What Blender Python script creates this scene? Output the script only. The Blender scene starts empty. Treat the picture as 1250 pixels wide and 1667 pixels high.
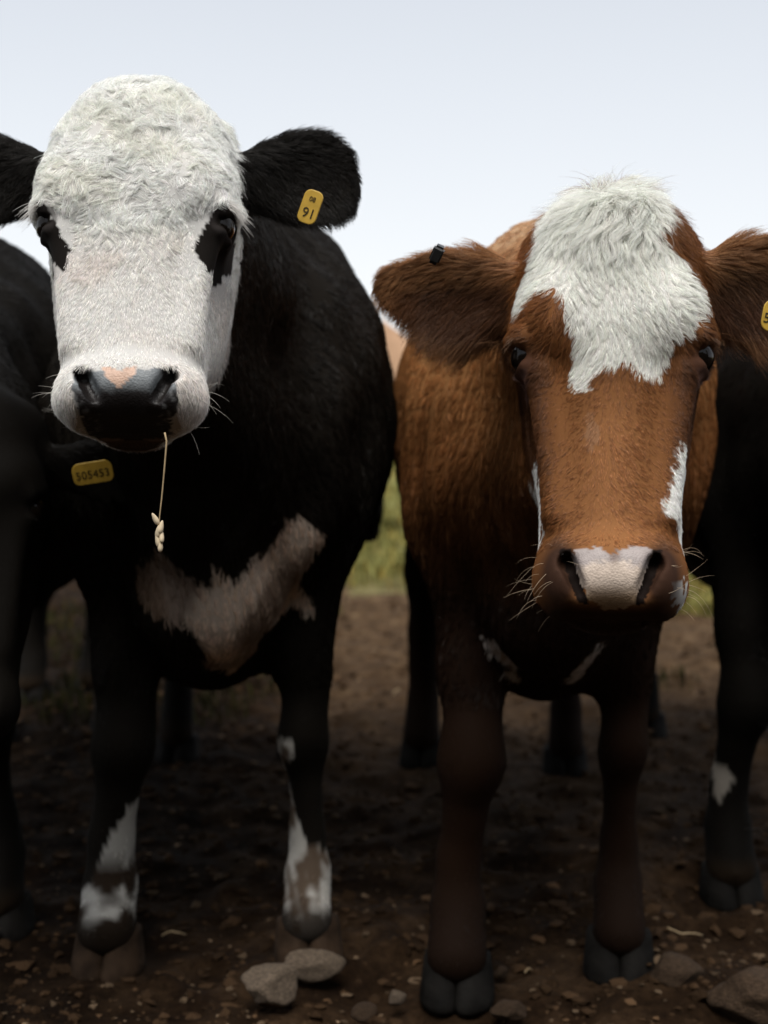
import bpy, bmesh, math, time
import numpy as np
from mathutils import Matrix, Vector, Euler

T0 = time.time()
R = math.radians
scene = bpy.context.scene
C = scene.collection

# ------------------------------------------------------------------ camera
CAM_H, PITCH, FPX, CU, CV = 0.90, R(4.3), 2300.0, 625.0, 833.5
cam_d = bpy.data.cameras.new('camera')
cam = bpy.data.objects.new('camera', cam_d)
C.objects.link(cam)
cam.location = (0, 0, CAM_H)
cam.rotation_euler = (R(90) - PITCH, 0, 0)
cam_d.sensor_fit = 'VERTICAL'
cam_d.sensor_height = 36.0
cam_d.lens = FPX / 1667.0 * 36.0
cam_d.clip_start, cam_d.clip_end = 0.05, 2000
cam_d.dof.use_dof = True
cam_d.dof.focus_distance = 1.52
cam_d.dof.aperture_fstop = 4.2
scene.camera = cam

# ------------------------------------------------------------------ sky, sun, exposure
SUN_EL, SUN_AZ = R(64), R(6)          # high, soft, a little behind the camera
world = bpy.data.worlds.new('World')
scene.world = world
world.use_nodes = True
nt = world.node_tree
nt.nodes.clear()
wo = nt.nodes.new('ShaderNodeOutputWorld')
bg = nt.nodes.new('ShaderNodeBackground')
sky = nt.nodes.new('ShaderNodeTexSky')
sky.sky_type = 'NISHITA'
sky.sun_disc = False
sky.sun_elevation = SUN_EL
sky.sun_rotation = R(180) - SUN_AZ
tc = nt.nodes.new('ShaderNodeTexCoord')
sep = nt.nodes.new('ShaderNodeSeparateXYZ')
nt.links.new(tc.outputs['Generated'], sep.inputs[0])
mr = nt.nodes.new('ShaderNodeMapRange')
mr.inputs['From Min'].default_value, mr.inputs['From Max'].default_value = 0.04, 0.27
nt.links.new(sep.outputs['Z'], mr.inputs['Value'])
SKY_HOR, SKY_TOP = (3.50, 3.55, 3.62), (2.62, 2.73, 2.90)     # overcast cloud sheet
cl = nt.nodes.new('ShaderNodeMix')
cl.data_type = 'RGBA'
cl.inputs[6].default_value = (*SKY_HOR, 1)
cl.inputs[7].default_value = (*SKY_TOP, 1)
nt.links.new(mr.outputs[0], cl.inputs[0])
mx = nt.nodes.new('ShaderNodeMix')
mx.data_type = 'RGBA'
mx.inputs[0].default_value = 0.94
nt.links.new(sky.outputs[0], mx.inputs[6])
nt.links.new(cl.outputs[2], mx.inputs[7])
nt.links.new(mx.outputs[2], bg.inputs['Color'])
bg.inputs['Strength'].default_value = 0.115
nt.links.new(bg.outputs[0], wo.inputs['Surface'])

sun_d = bpy.data.lights.new('sun', 'SUN')
sun_d.energy = 1.5
sun_d.angle = R(38)
sun_d.color = (1.0, 0.965, 0.91)
sun = bpy.data.objects.new('sun', sun_d)
C.objects.link(sun)
sd = Vector((math.sin(SUN_AZ) * math.cos(SUN_EL) * -1, -math.cos(SUN_AZ) * math.cos(SUN_EL), math.sin(SUN_EL)))
sun.rotation_euler = sd.to_track_quat('Z', 'Y').to_euler()

scene.view_settings.view_transform = 'Standard'
scene.view_settings.look = 'None'
scene.view_settings.gamma = 1
scene.view_settings.exposure = 1.3
scene.render.engine = 'CYCLES'
scene.cycles.max_bounces = 6
scene.cycles.diffuse_bounces = 3
scene.cycles.use_denoising = True
try:
    scene.cycles_curves.shape = 'RIBBONS'
    scene.cycles_curves.subdivisions = 2
except Exception:
    pass

rng = np.random.default_rng(7)
F32 = np.float32


# ------------------------------------------------------------------ helpers
def ray(u, v):
    dx, dy = (u - CU) / FPX, (CV - v) / FPX
    return np.array([dx, math.cos(PITCH) + dy * math.sin(PITCH), -math.sin(PITCH) + dy * math.cos(PITCH)])


def at(u, v, d):
    """point at depth d along a sight line (authoring aid: survey of the photograph)"""
    r = ray(u, v)
    return np.array([0, 0, CAM_H]) + r * (d / r[1])


def on_ground(u, v):
    r = ray(u, v)
    return np.array([0, 0, CAM_H]) + r * (CAM_H / -r[2])


def tag(o, label=None, cat=None, group=None, kind=None):
    for k, v in (('label', label), ('category', cat), ('group', group), ('kind', kind)):
        if v:
            o[k] = v
    return o


def empty(name, loc, rz=0):
    o = bpy.data.objects.new(name, None)
    o.empty_display_size = 0.1
    o.location = loc
    o.rotation_euler = (0, 0, rz)
    C.objects.link(o)
    return o


def mesh_obj(name, verts, faces, mats, parent=None, smooth=True, mat_idx=None):
    me = bpy.data.meshes.new(name)
    verts = np.asarray(verts, F32)
    me.vertices.add(len(verts))
    me.vertices.foreach_set('co', verts.ravel())
    if isinstance(faces, np.ndarray):
        k = faces.shape[1]
        n = len(faces)
        me.loops.add(n * k)
        me.loops.foreach_set('vertex_index', faces.ravel().astype(np.int32))
        me.polygons.add(n)
        me.polygons.foreach_set('loop_start', np.arange(0, n * k, k, dtype=np.int32))
        try:
            me.polygons.foreach_set('loop_total', np.full(n, k, np.int32))
        except Exception:
            pass
    else:
        me.clear_geometry()
        me.from_pydata([tuple(map(float, v)) for v in verts], [], faces)
    if not isinstance(mats, (list, tuple)):
        mats = [mats]
    for m in mats:
        me.materials.append(m)
    if mat_idx is not None:
        me.polygons.foreach_set('material_index', mat_idx.astype(np.int32))
    me.update(calc_edges=True)
    me.validate()
    me.polygons.foreach_set('use_smooth', np.full(len(me.polygons), smooth))
    o = bpy.data.objects.new(name, me)
    C.objects.link(o)
    if parent is not None:
        o.parent = parent
    return o


def set_color(o, name, col, domain='POINT'):
    a = o.data.attributes.new(name, 'FLOAT_COLOR', domain)
    c4 = np.ones((len(col), 4), F32)
    c4[:, :3] = col
    a.data.foreach_set('color', c4.ravel())


def sinnoise(p, freq, seed, n=7):
    """smooth pseudo noise in about [-1,1]"""
    g = np.random.default_rng(seed)
    out = np.zeros(len(p), F32)
    for _ in range(n):
        k = g.normal(size=3)
        k = k / np.linalg.norm(k) * freq * g.uniform(0.6, 1.6)
        out += np.sin(p @ k.astype(F32) + g.uniform(0, 6.28))
    return out / math.sqrt(n) / 0.75


def vnoise2(x, y, seed):
    xi, yi = np.floor(x).astype(np.int64), np.floor(y).astype(np.int64)
    fx, fy = x - xi, y - yi
    fx, fy = fx * fx * (3 - 2 * fx), fy * fy * (3 - 2 * fy)

    def h(a, b):
        n = (a * 374761393 + b * 668265263 + seed * 974634777) & 0xffffffff
        n = ((n ^ (n >> 13)) * 1274126177) & 0xffffffff
        return ((n ^ (n >> 16)) & 0xffff) / 65535.0
    return ((h(xi, yi) * (1 - fx) + h(xi + 1, yi) * fx) * (1 - fy)
            + (h(xi, yi + 1) * (1 - fx) + h(xi + 1, yi + 1) * fx) * fy)


def smin(a, b, k):
    h = np.clip(0.5 + 0.5 * (b - a) / k, 0, 1)
    return b + (a - b) * h - k * h * (1 - h)


def smax(a, b, k):
    return -smin(-a, -b, k)


def ell(p, c, r, rot=None):
    q = p - np.asarray(c, F32)
    if rot is not None:
        q = q @ np.asarray(rot, F32)
    r = np.asarray(r, F32)
    k0 = np.sqrt(((q / r) ** 2).sum(1)) + 1e-9
    k1 = np.sqrt(((q / (r * r)) ** 2).sum(1)) + 1e-9
    return k0 * (k0 - 1) / k1


def rcone(p, a, b, ra, rb):
    a, b = np.asarray(a, F32), np.asarray(b, F32)
    ba = b - a
    pa = p - a
    h = np.clip(pa @ ba / (ba @ ba), 0, 1)
    return np.sqrt(((pa - h[:, None] * ba) ** 2).sum(1)) - (ra + (rb - ra) * h)


class Table:
    """smoothly interpolated columns over a first column"""
    def __init__(self, rows, smooth=5):
        a = np.array(rows, float)
        a = a[np.argsort(a[:, 0])]
        self.t = np.linspace(a[0, 0], a[-1, 0], 240)
        g = np.exp(-0.5 * (np.arange(-3 * smooth, 3 * smooth + 1) / smooth) ** 2)
        g /= g.sum()
        self.c = []
        for j in range(1, a.shape[1]):
            v = np.interp(self.t, a[:, 0], a[:, j])
            self.c.append(np.convolve(np.pad(v, 3 * smooth, mode='edge'), g, 'valid'))
        self.lo, self.hi = a[0, 0], a[-1, 0]

    def __call__(self, x):
        return [np.interp(x, self.t, c).astype(F32) for c in self.c]


# ------------------------------------------------------------------ surface nets
def axis(lo, hi, flo, fhi, hf, hc):
    """graded samples: spacing hf inside [flo,fhi], growing to hc outside"""
    flo, fhi = max(lo, flo), min(hi, fhi)
    mid = list(np.arange(flo, fhi, hf))
    out, h, x = [], hf, flo
    while x > lo:
        h = min(h * 1.25, hc)
        x -= h
        out.append(x)
    left = out[::-1]
    out, h, x = [], hf, mid[-1]
    while x < hi:
        h = min(h * 1.25, hc)
        x += h
        out.append(x)
    return np.array(left + mid + out, F32)


def surface_net(f, xs, ys, zs, B=4):
    nx, ny, nz = len(xs), len(ys), len(zs)
    ix, iy, iz = [np.unique(np.r_[np.arange(0, n, B), n - 1]) for n in (nx, ny, nz)]
    G = np.stack(np.meshgrid(xs[ix], ys[iy], zs[iz], indexing='ij'), -1).reshape(-1, 3)
    dc = f(G).reshape(len(ix), len(iy), len(iz))
    # a coarse cell is active when any corner lies nearer than its diagonal
    sx, sy, sz = np.diff(xs[ix]), np.diff(ys[iy]), np.diff(zs[iz])
    diag = np.sqrt(sx[:, None, None] ** 2 + sy[None, :, None] ** 2 + sz[None, None, :] ** 2)
    mn = np.full(diag.shape, 1e9, F32)
    for a in (0, 1):
        for b in (0, 1):
            for c in (0, 1):
                mn = np.minimum(mn, np.abs(dc[a:a + diag.shape[0], b:b + diag.shape[1], c:c + diag.shape[2]]))
    act = mn < diag * 1.05
    cx, cy, cz = [np.minimum(np.arange(n) // B, m - 2) for n, m in ((nx, len(ix)), (ny, len(iy)), (nz, len(iz)))]
    need = act[np.ix_(cx, cy, cz)].copy()
    # include the closing faces of each active block
    for axn, n in ((0, nx), (1, ny), (2, nz)):
        sl = [slice(None)] * 3
        idx = np.arange(B, n, B)
        sl[axn] = idx
        sp = [slice(None)] * 3
        sp[axn] = idx - 1
        need[tuple(sl)] |= need[tuple(sp)]
    D = np.sign(dc[np.ix_(cx, cy, cz)]).astype(F32)
    I = np.argwhere(need)
    P = np.stack([xs[I[:, 0]], ys[I[:, 1]], zs[I[:, 2]]], 1)
    vals = np.empty(len(P), F32)
    for s in range(0, len(P), 400000):
        vals[s:s + 400000] = f(P[s:s + 400000])
    D[I[:, 0], I[:, 1], I[:, 2]] = vals
    S = D < 0
    cnt = np.zeros((nx - 1, ny - 1, nz - 1), np.int8)
    for a in (0, 1):
        for b in (0, 1):
            for c in (0, 1):
                cnt += S[a:nx - 1 + a, b:ny - 1 + b, c:nz - 1 + c]
    cells = np.argwhere((cnt > 0) & (cnt < 8))
    vid = np.full(cnt.shape, -1, np.int64)
    vid[cells[:, 0], cells[:, 1], cells[:, 2]] = np.arange(len(cells))
    acc = np.zeros((len(cells), 3), F32)
    num = np.zeros(len(cells), F32)
    corners = [(a, b, c) for a in (0, 1) for b in (0, 1) for c in (0, 1)]
    for p in corners:
        for q in corners:
            if sum(abs(a - b) for a, b in zip(p, q)) != 1 or p > q:
                continue
            i0, i1 = cells + np.array(p), cells + np.array(q)
            d0, d1 = D[i0[:, 0], i0[:, 1], i0[:, 2]], D[i1[:, 0], i1[:, 1], i1[:, 2]]
            m = (d0 < 0) != (d1 < 0)
            t = np.where(m, d0 / np.where(m, d0 - d1, 1), 0)[:, None]
            p0 = np.stack([xs[i0[:, 0]], ys[i0[:, 1]], zs[i0[:, 2]]], 1)
            p1 = np.stack([xs[i1[:, 0]], ys[i1[:, 1]], zs[i1[:, 2]]], 1)
            acc += np.where(m[:, None], p0 + (p1 - p0) * t, 0)
            num += m
    V = acc / num[:, None]
    quads = []
    for axn in range(3):
        o1, o2 = [(1, 2), (2, 0), (0, 1)][axn]
        a = [slice(None)] * 3
        b = [slice(None)] * 3
        a[axn], b[axn] = slice(0, -1), slice(1, None)
        s0, s1 = S[tuple(a)], S[tuple(b)]
        e = np.argwhere(s0 != s1)
        lim = np.array(cnt.shape)
        ok = (e[:, o1] > 0) & (e[:, o2] > 0) & (e[:, o1] < lim[o1]) & (e[:, o2] < lim[o2])
        e = e[ok]
        flip = s0[e[:, 0], e[:, 1], e[:, 2]]
        d1 = np.zeros(3, int); d1[o1] = 1
        d2 = np.zeros(3, int); d2[o2] = 1
        def vv(k):
            return vid[k[:, 0], k[:, 1], k[:, 2]]
        q = np.stack([vv(e - d1 - d2), vv(e - d2), vv(e), vv(e - d1)], 1)
        q[~flip] = q[~flip][:, ::-1]
        quads.append(q)
    Q = np.concatenate(quads)
    Q = Q[(Q >= 0).all(1)]
    return V, Q


def relax(V, Q, it=2, lam=0.5):
    e = np.concatenate([Q[:, [0, 1]], Q[:, [1, 2]], Q[:, [2, 3]], Q[:, [3, 0]]])
    deg = np.bincount(e[:, 0], minlength=len(V)).astype(F32)
    for _ in range(it):
        s = np.stack([np.bincount(e[:, 0], V[e[:, 1], k], minlength=len(V)) for k in range(3)], 1)
        V = (V + lam * (s / np.maximum(deg, 1)[:, None] - V)).astype(F32)
    return V


# ------------------------------------------------------------------ materials
def new_mat(name):
    m = bpy.data.materials.new(name)
    m.use_nodes = True
    n = m.node_tree
    b = n.nodes.get('Principled BSDF')
    return m, n, b


def N(n, t, **kw):
    x = n.nodes.new(t)
    for k, v in kw.items():
        setattr(x, k, v)
    return x


def simple_mat(name, col, rough=0.6, spec=0.3, var=0.25, scale=40, bump=0.0, bscale=120):
    m, n, b = new_mat(name)
    b.inputs['Roughness'].default_value = rough
    b.inputs['Specular IOR Level'].default_value = spec
    t = N(n, 'ShaderNodeTexCoord')
    no = N(n, 'ShaderNodeTexNoise')
    no.inputs['Scale'].default_value = scale
    no.inputs['Detail'].default_value = 6
    n.links.new(t.outputs['Object'], no.inputs['Vector'])
    cr = N(n, 'ShaderNodeValToRGB')
    c = np.array(col)
    cr.color_ramp.elements[0].position, cr.color_ramp.elements[1].position = 0.3, 0.7
    cr.color_ramp.elements[0].color = (*np.clip(c * (1 - var), 0, 1), 1)
    cr.color_ramp.elements[1].color = (*np.clip(c * (1 + var), 0, 1), 1)
    n.links.new(no.outputs['Fac'], cr.inputs[0])
    n.links.new(cr.outputs[0], b.inputs['Base Color'])
    if bump:
        n2 = N(n, 'ShaderNodeTexNoise')
        n2.inputs['Scale'].default_value = bscale
        n2.inputs['Detail'].default_value = 8
        n.links.new(t.outputs['Object'], n2.inputs['Vector'])
        bp = N(n, 'ShaderNodeBump')
        bp.inputs['Strength'].default_value = bump
        bp.inputs['Distance'].default_value = 0.01
        n.links.new(n2.outputs['Fac'], bp.inputs['Height'])
        n.links.new(bp.outputs[0], b.inputs['Normal'])
    return m


def hide_mat():
    m, n, b = new_mat('cow_hide')
    a = N(n, 'ShaderNodeAttribute', attribute_name='coat')
    n.links.new(a.outputs['Color'], b.inputs['Base Color'])
    b.inputs['Roughness'].default_value = 0.75
    b.inputs['Specular IOR Level'].default_value = 0.06
    t = N(n, 'ShaderNodeTexCoord')
    mp = N(n, 'ShaderNodeMapping')
    mp.inputs['Scale'].default_value = (260, 260, 60)
    no = N(n, 'ShaderNodeTexNoise')
    no.inputs['Scale'].default_value = 1
    no.inputs['Detail'].default_value = 4
    n.links.new(t.outputs['Object'], mp.inputs[0])
    n.links.new(mp.outputs[0], no.inputs['Vector'])
    bp = N(n, 'ShaderNodeBump')
    bp.inputs['Strength'].default_value = 0.25
    bp.inputs['Distance'].default_value = 0.002
    n.links.new(no.outputs['Fac'], bp.inputs['Height'])
    n.links.new(bp.outputs[0], b.inputs['Normal'])
    return m


def nose_mat():
    m, n, b = new_mat('nose_leather')
    a = N(n, 'ShaderNodeAttribute', attribute_name='coat')
    t = N(n, 'ShaderNodeTexCoord')
    vo = N(n, 'ShaderNodeTexVoronoi')
    vo.inputs['Scale'].default_value = 420
    n.links.new(t.outputs['Object'], vo.inputs['Vector'])
    no = N(n, 'ShaderNodeTexNoise')
    no.inputs['Scale'].default_value = 90
    no.inputs['Detail'].default_value = 5
    n.links.new(t.outputs['Object'], no.inputs['Vector'])
    mr_ = N(n, 'ShaderNodeMapRange')
    mr_.inputs['To Min'].default_value, mr_.inputs['To Max'].default_value = 0.65, 1.25
    n.links.new(no.outputs['Fac'], mr_.inputs[0])
    mu = N(n, 'ShaderNodeMix', data_type='RGBA', blend_type='MULTIPLY')
    mu.inputs[0].default_value = 1
    n.links.new(a.outputs['Color'], mu.inputs[6])
    n.links.new(mr_.outputs[0], mu.inputs[7])
    n.links.new(mu.outputs[2], b.inputs['Base Color'])
    b.inputs['Roughness'].default_value = 0.48
    b.inputs['Specular IOR Level'].default_value = 0.32
    bp = N(n, 'ShaderNodeBump')
    bp.inputs['Strength'].default_value = 0.35
    bp.inputs['Distance'].default_value = 0.0012
    bp.invert = True
    n.links.new(vo.outputs['Distance'], bp.inputs['Height'])
    n.links.new(bp.outputs[0], b.inputs['Normal'])
    return m


def fur_mat(name, rough=0.5, spec=0.25):
    m, n, b = new_mat(name)
    a = N(n, 'ShaderNodeAttribute', attribute_name='coat')
    n.links.new(a.outputs['Color'], b.inputs['Base Color'])
    b.inputs['Roughness'].default_value = rough
    b.inputs['Specular IOR Level'].default_value = spec
    tr = N(n, 'ShaderNodeBsdfTranslucent')          # light passes through the strands
    n.links.new(a.outputs['Color'], tr.inputs['Color'])
    ms = N(n, 'ShaderNodeMixShader')
    ms.inputs[0].default_value = 0.32
    n.links.new(b.outputs[0], ms.inputs[1])
    n.links.new(tr.outputs[0], ms.inputs[2])
    n.links.new(ms.outputs[0], n.nodes['Material Output'].inputs['Surface'])
    return m


M_HIDE, M_NOSE = hide_mat(), nose_mat()
M_FUR = fur_mat('fur_strands', 0.42, 0.32)
M_WHISK = fur_mat('whisker_strands', 0.35, 0.4)
M_EYE, _n, _b = new_mat('eye_dark')
_b.inputs['Base Color'].default_value = (0.006, 0.004, 0.003, 1)
_b.inputs['Roughness'].default_value = 0.12
_b.inputs['Specular IOR Level'].default_value = 0.28
_b.inputs['Coat Weight'].default_value = 0.0
M_HOOF_DARK = simple_mat('hoof_dark', (0.009, 0.0080, 0.0070), 0.7, 0.06, 0.5, 25, 0.4, 60)
M_HOOF_PALE = simple_mat('hoof_tan', (0.034, 0.021, 0.013), 0.75, 0.06, 0.5, 30, 0.4, 60)
M_TAG = simple_mat('tag_yellow', (0.50, 0.31, 0.045), 0.45, 0.35, 0.15, 60)
M_INK = simple_mat('tag_ink', (0.03, 0.022, 0.01), 0.6, 0.2, 0.3, 80)
M_BLACK_PLASTIC = simple_mat('plastic_black', (0.012, 0.012, 0.012), 0.4, 0.4, 0.2)

# ------------------------------------------------------------------ cow geometry
HEAD_ROWS = [  # z, half width, face front y, back y   (metres, face plane at y=0, eyes near z=0.03)
    (0.215, 0.020, 0.075, 0.105),
    (0.205, 0.050, 0.050, 0.130),
    (0.180, 0.076, 0.022, 0.160),
    (0.140, 0.097, 0.004, 0.185),
    (0.090, 0.108, -0.004, 0.200),
    (0.040, 0.106, -0.004, 0.215),
    (-0.010, 0.099, 0.000, 0.225),
    (-0.060, 0.091, 0.000, 0.225),
    (-0.110, 0.085, -0.003, 0.205),
    (-0.160, 0.083, -0.006, 0.170),
    (-0.205, 0.082, -0.011, 0.140),
    (-0.240, 0.080, -0.016, 0.125),
    (-0.270, 0.076, -0.014, 0.112),
    (-0.292, 0.050, -0.002, 0.095),
    (-0.302, 0.022, 0.020, 0.075),
]


def rot_between(e1, e2):
    e1 = np.asarray(e1, float); e1 /= np.linalg.norm(e1)
    e2 = np.asarray(e2, float); e2 = e2 - e1 * (e1 @ e2); e2 /= np.linalg.norm(e2)
    return np.stack([e1, e2, np.cross(e1, e2)], 1)   # columns: along, up, normal


class Cow:
    def __init__(s, root_xy, yaw, head_o, head_eul, head_scale=1.0, head_wide=1.0, fore=0.0, ear=None,
                 front=None, hind=None, size=1.0, body_w=1.0, top=1.0, brisket=0.0, chin=1.0, zlo=1.0, zhi=1.0, tail=None, jaw=1.0, sw=0.17, mz=0.0, prof=None, boxy=0.6):
        s.boxy = boxy
        s.jaw, s.sw = jaw, sw
        s.tail = tail or [(0, 1.46, 1.19 * top, 0.035), (0.01, 1.55, 1.08, 0.026), (0.03, 1.575, 0.85, 0.019), (0.06, 1.57, 0.66, 0.017)]
        s.zlo, s.zhi = zlo, zhi
        s.loc = np.array([root_xy[0], root_xy[1], 0.0])
        s.yaw = yaw
        c, sn = math.cos(yaw), math.sin(yaw)
        s.Rb = np.array([[c, -sn, 0], [sn, c, 0], [0, 0, 1]])        # local -> world
        s.hs = head_scale
        s.Rh = s.Rb.T @ np.array(Euler(head_eul, 'XYZ').to_matrix())     # head -> body-local
        s.ho = s.Rb.T @ (np.asarray(head_o) - s.loc)
        hr = [(z, w * (1 + fore * math.exp(-((z - 0.105) / 0.05) ** 2) + mz * math.exp(-((z + 0.19) / 0.06) ** 2)), a, b) for z, w, a, b in HEAD_ROWS]
        s.htab = Table(hr, 5)
        s.hw = head_wide
        s.chin = chin
        s.ears = ear
        s.top = top
        s.btab = Table([  # y, half width, top z, bottom z
            (-0.10, 0.05, 0.92 * top, 0.70),
            (-0.06, 0.12, 0.99 * top, 0.63),
            (0.00, 0.18, 1.06 * top, 0.57),
            (0.10, 0.235, 1.15 * top, 0.52),
            (0.22, 0.265, 1.21 * top, 0.50),
            (0.40, 0.285, 1.235 * top, 0.48),
            (0.65, 0.305, 1.215 * top, 0.455),
            (0.95, 0.31, 1.215 * top, 0.46),
            (1.15, 0.285, 1.24 * top, 0.53),
            (1.32, 0.235, 1.25 * top, 0.64),
            (1.44, 0.16, 1.21 * top, 0.74),
            (1.50, 0.06, 1.12 * top, 0.85)], 4)
        s.bw = body_w
        s.front, s.hind = front, hind
        s.brisket = brisket
        # ears: frames in head space
        s.ear_frames = []
        for sx, e in zip((-1, 1), ear):
            d = np.array(e['dir'], float); d[0] *= sx
            u = np.array(e['up'], float); u[0] *= sx
            fr = rot_between(d, u)
            if fr[1, 2] > 0:                 # normal should look forward (-y)
                fr[:, 2] *= -1
            b = np.array(e['base'], float); b[0] *= sx
            s.ear_frames.append((b, fr, e['len'], e['h'], e.get('curl', 0.02), e.get('bend', 0.0)))
        s.prof = prof or [.50, .54, .70, .92, 1.0, .88, .66, .25]

    def to_local(s, w):
        return (np.asarray(w) - s.loc) @ s.Rb

    def to_head(s, p):
        return ((p - s.ho.astype(F32)) @ s.Rh.astype(F32)) / s.hs

    def from_head(s, q):
        return (np.asarray(q) * s.hs) @ s.Rh.T + s.ho

    # --- signed distance of the skull (head space)
    def skull(s, q):
        x, y, z = q[:, 0] / s.hw, q[:, 1], q[:, 2]
        z = np.where(z < 0.03, (z - 0.03) / s.zlo, (z - 0.03) / s.zhi) + 0.03
        ax = np.abs(x)
        w, yf, yb = s.htab(z)
        yc = yf + 0.42 * (yb - yf)
        a = np.where(y < yc, yc - yf, yb - yc)
        n = np.interp(z, [-.24, -.16, 0.0, .1], [2.5, 2.5 + s.boxy, 2.5 + s.boxy, 2.5])
        g = ((ax / w) ** n + (np.abs(y - yc) / a) ** n) ** (1 / n)
        d = (g - 1) * np.minimum(w, a) * 0.95
        d = np.maximum(d, np.maximum(z - 0.215, -0.302 - z))
        m = np.stack([ax, y, z], 1)
        d = smin(d, ell(m, (0.068, 0.042, 0.060), (0.042, 0.043, 0.034)), 0.04)      # brow
        d = smin(d, ell(m, (0.094, 0.050, 0.030), (0.026, 0.040, 0.036)), 0.02)       # orbit
        d = smin(d, ell(m, (0.048 * s.jaw, 0.145, -0.050), (0.036 * s.jaw, 0.070, 0.125)), 0.04)      # jaw muscle
        d = smin(d, ell(m, (0.048, 0.024, -0.262), (0.032, 0.048, 0.040)), 0.035)     # upper lip lobes
        d = smin(d, ell(m, (0.0, 0.004, -0.246), (0.052, 0.034, 0.036)), 0.03)        # nose pad
        d = smin(d, ell(m, (0.0, 0.082, -0.284), (0.042, 0.045, 0.034 * s.chin)), 0.018)   # chin
        d = smax(d, -ell(m, (0.0, 0.010, -0.302), (0.062, 0.05, 0.0045)), 0.008)      # mouth slit
        # hollow under the eye
        d = smax(d, -ell(m, (0.108, 0.020, -0.045), (0.012, 0.035, 0.055)), 0.035)
        d = smin(d, rcone(m, (0.086, 0.030, -0.004), (0.066, 0.014, -0.175), 0.013, 0.007), 0.03)     # facial crest
        # nostrils: comma opening plus outer rim
        rr = rot_between((0.55, 0.25, -0.8), (0.6, -0.6, 0.4))
        rim = ell(m, (0.049, -0.008, -0.255), (0.018, 0.020, 0.030))
        d = smin(d, rim, 0.014)
        nr = rot_between((-0.36, 0.05, -0.93), (0.93, 0.0, -0.36))
        d = smax(d, -ell(m, (0.0415, -0.030, -0.256), (0.0290, 0.0095, 0.019), nr), 0.006)
        d = smax(d, -ell(m, (0.0490, -0.022, -0.240), (0.0100, 0.018, 0.0110)), 0.006)
        # eye opening with a heavy upper lid
        d = smax(d, -ell(m, (0.118, 0.038, 0.024), (0.020, 0.021, 0.0140)), 0.005)
        d = smin(d, ell(m, (0.072, 0.125, 0.150), (0.040, 0.045, 0.045)), 0.03)        # hair bulge between poll and ear
        d = smin(d, rcone(m, (0.106, 0.016, 0.040), (0.116, 0.048, 0.047), 0.006, 0.007), 0.012)
        d = smin(d, rcone(m, (0.103, 0.020, 0.006), (0.109, 0.048, 0.004), 0.005, 0.005), 0.012)
        return d

    def ear_d(s, q, k):
        b, fr, L, H, curl, bend = s.ear_frames[k]
        r = (q - b.astype(F32)) @ fr.astype(F32)
        u, v, w = r[:, 0] / L, r[:, 1], r[:, 2]
        uu = np.clip(u, 0, 1)
        h = np.interp(uu, [0, .12, .3, .5, .7, .85, .95, 1.0], np.array(s.prof) * H)
        t = np.interp(uu, [0, .2, .5, .9, 1.0], [.034, .022, .014, .010, .005])
        v = v - bend * np.sin(uu * 2.6) * 0.5
        w = w - curl * ((v / H) ** 2 - 0.25)
        dd = (np.sqrt((v / h) ** 2 + (w / t) ** 2) - 1) * t
        dd = np.maximum(dd * 0.9, np.maximum(-u, u - 1) * L)
        return dd

    def body(s, p):
        x, y, z = p[:, 0] / s.bw, p[:, 1], p[:, 2]
        w, zt, zb = s.btab(y)
        zc = zb + 0.52 * (zt - zb)
        a = np.where(z > zc, zt - zc, zc - zb)
        n = np.where(z > zc, 2.25, np.interp(z - zc, [-0.15, 0.0], [1.75, 2.25]))
        g = ((np.abs(x) / w) ** n + (np.abs(z - zc) / a) ** n) ** (1 / n)
        d = (g - 1) * np.minimum(w, a) * 0.95
        d = np.maximum(d, np.maximum(-0.10 - y, y - 1.50))
        m = np.stack([np.abs(x), y, z], 1)
        tp = s.top
        d = smin(d, ell(m, (s.sw, 0.16, 0.86), (0.105, 0.17, 0.24)), 0.06)          # shoulders
        d = smin(d, ell(m, (0.15, 1.22, 0.92), (0.13, 0.24, 0.27)), 0.08)           # thighs
        d = smin(d, rcone(m, (0.09, 1.10, 1.16 * tp), (0.12, 1.40, 1.14 * tp), 0.05, 0.05), 0.06)   # hips
        # neck
        hb = s.from_head((0, 0.150, 0.075)); ht = s.from_head((0, 0.170, -0.06))
        hp = s.from_head((0, 0.110, 0.140))
        d = smin(d, rcone(p, (0, 0.30, 1.02 * tp), hb, 0.20, 0.105 * s.hs), 0.08)
        d = smin(d, rcone(p, (0, 0.32, 1.13 * tp), hp, 0.10, 0.070 * s.hs), 0.08)
        d = smin(d, rcone(p, (0, 0.10, 0.78), ht, 0.15, 0.075 * s.hs), 0.09)
        # dewlap and brisket
        mid = (np.array([0, 0.0, 0.66]) + ht) / 2 + np.array([0, 0.05, -0.05])
        d = smin(d, rcone(p, (0, 0.02, 0.64 - s.brisket), mid, 0.075, 0.03), 0.06)
        d = smin(d, rcone(p, (0, -0.01, 0.62 - s.brisket), (0, 0.16, 0.53 - s.brisket), 0.07, 0.085), 0.07)
        for i, (hx, hy) in enumerate(s.front):
            sx = -1 if i == 0 else 1
            E = (hx * 0.62 + sx * 0.042, 0.14, 0.70)
            K = (hx * (0.80 if i == 0 else 0.92) + sx * 0.008, hy - 0.012, 0.355)
            d = smin(d, rcone(p, (sx * (s.sw - 0.03), 0.12, 0.90), E, 0.105, 0.074), 0.06)
            d = smin(d, rcone(p, E, (K[0], K[1] + 0.01, K[2] + 0.06), 0.072, 0.043), 0.05)
            d = smin(d, ell(p, (K[0], K[1], K[2] + 0.005), (0.048, 0.047, 0.062)), 0.025)
            Cn = (hx, hy + 0.005, 0.20)
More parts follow.
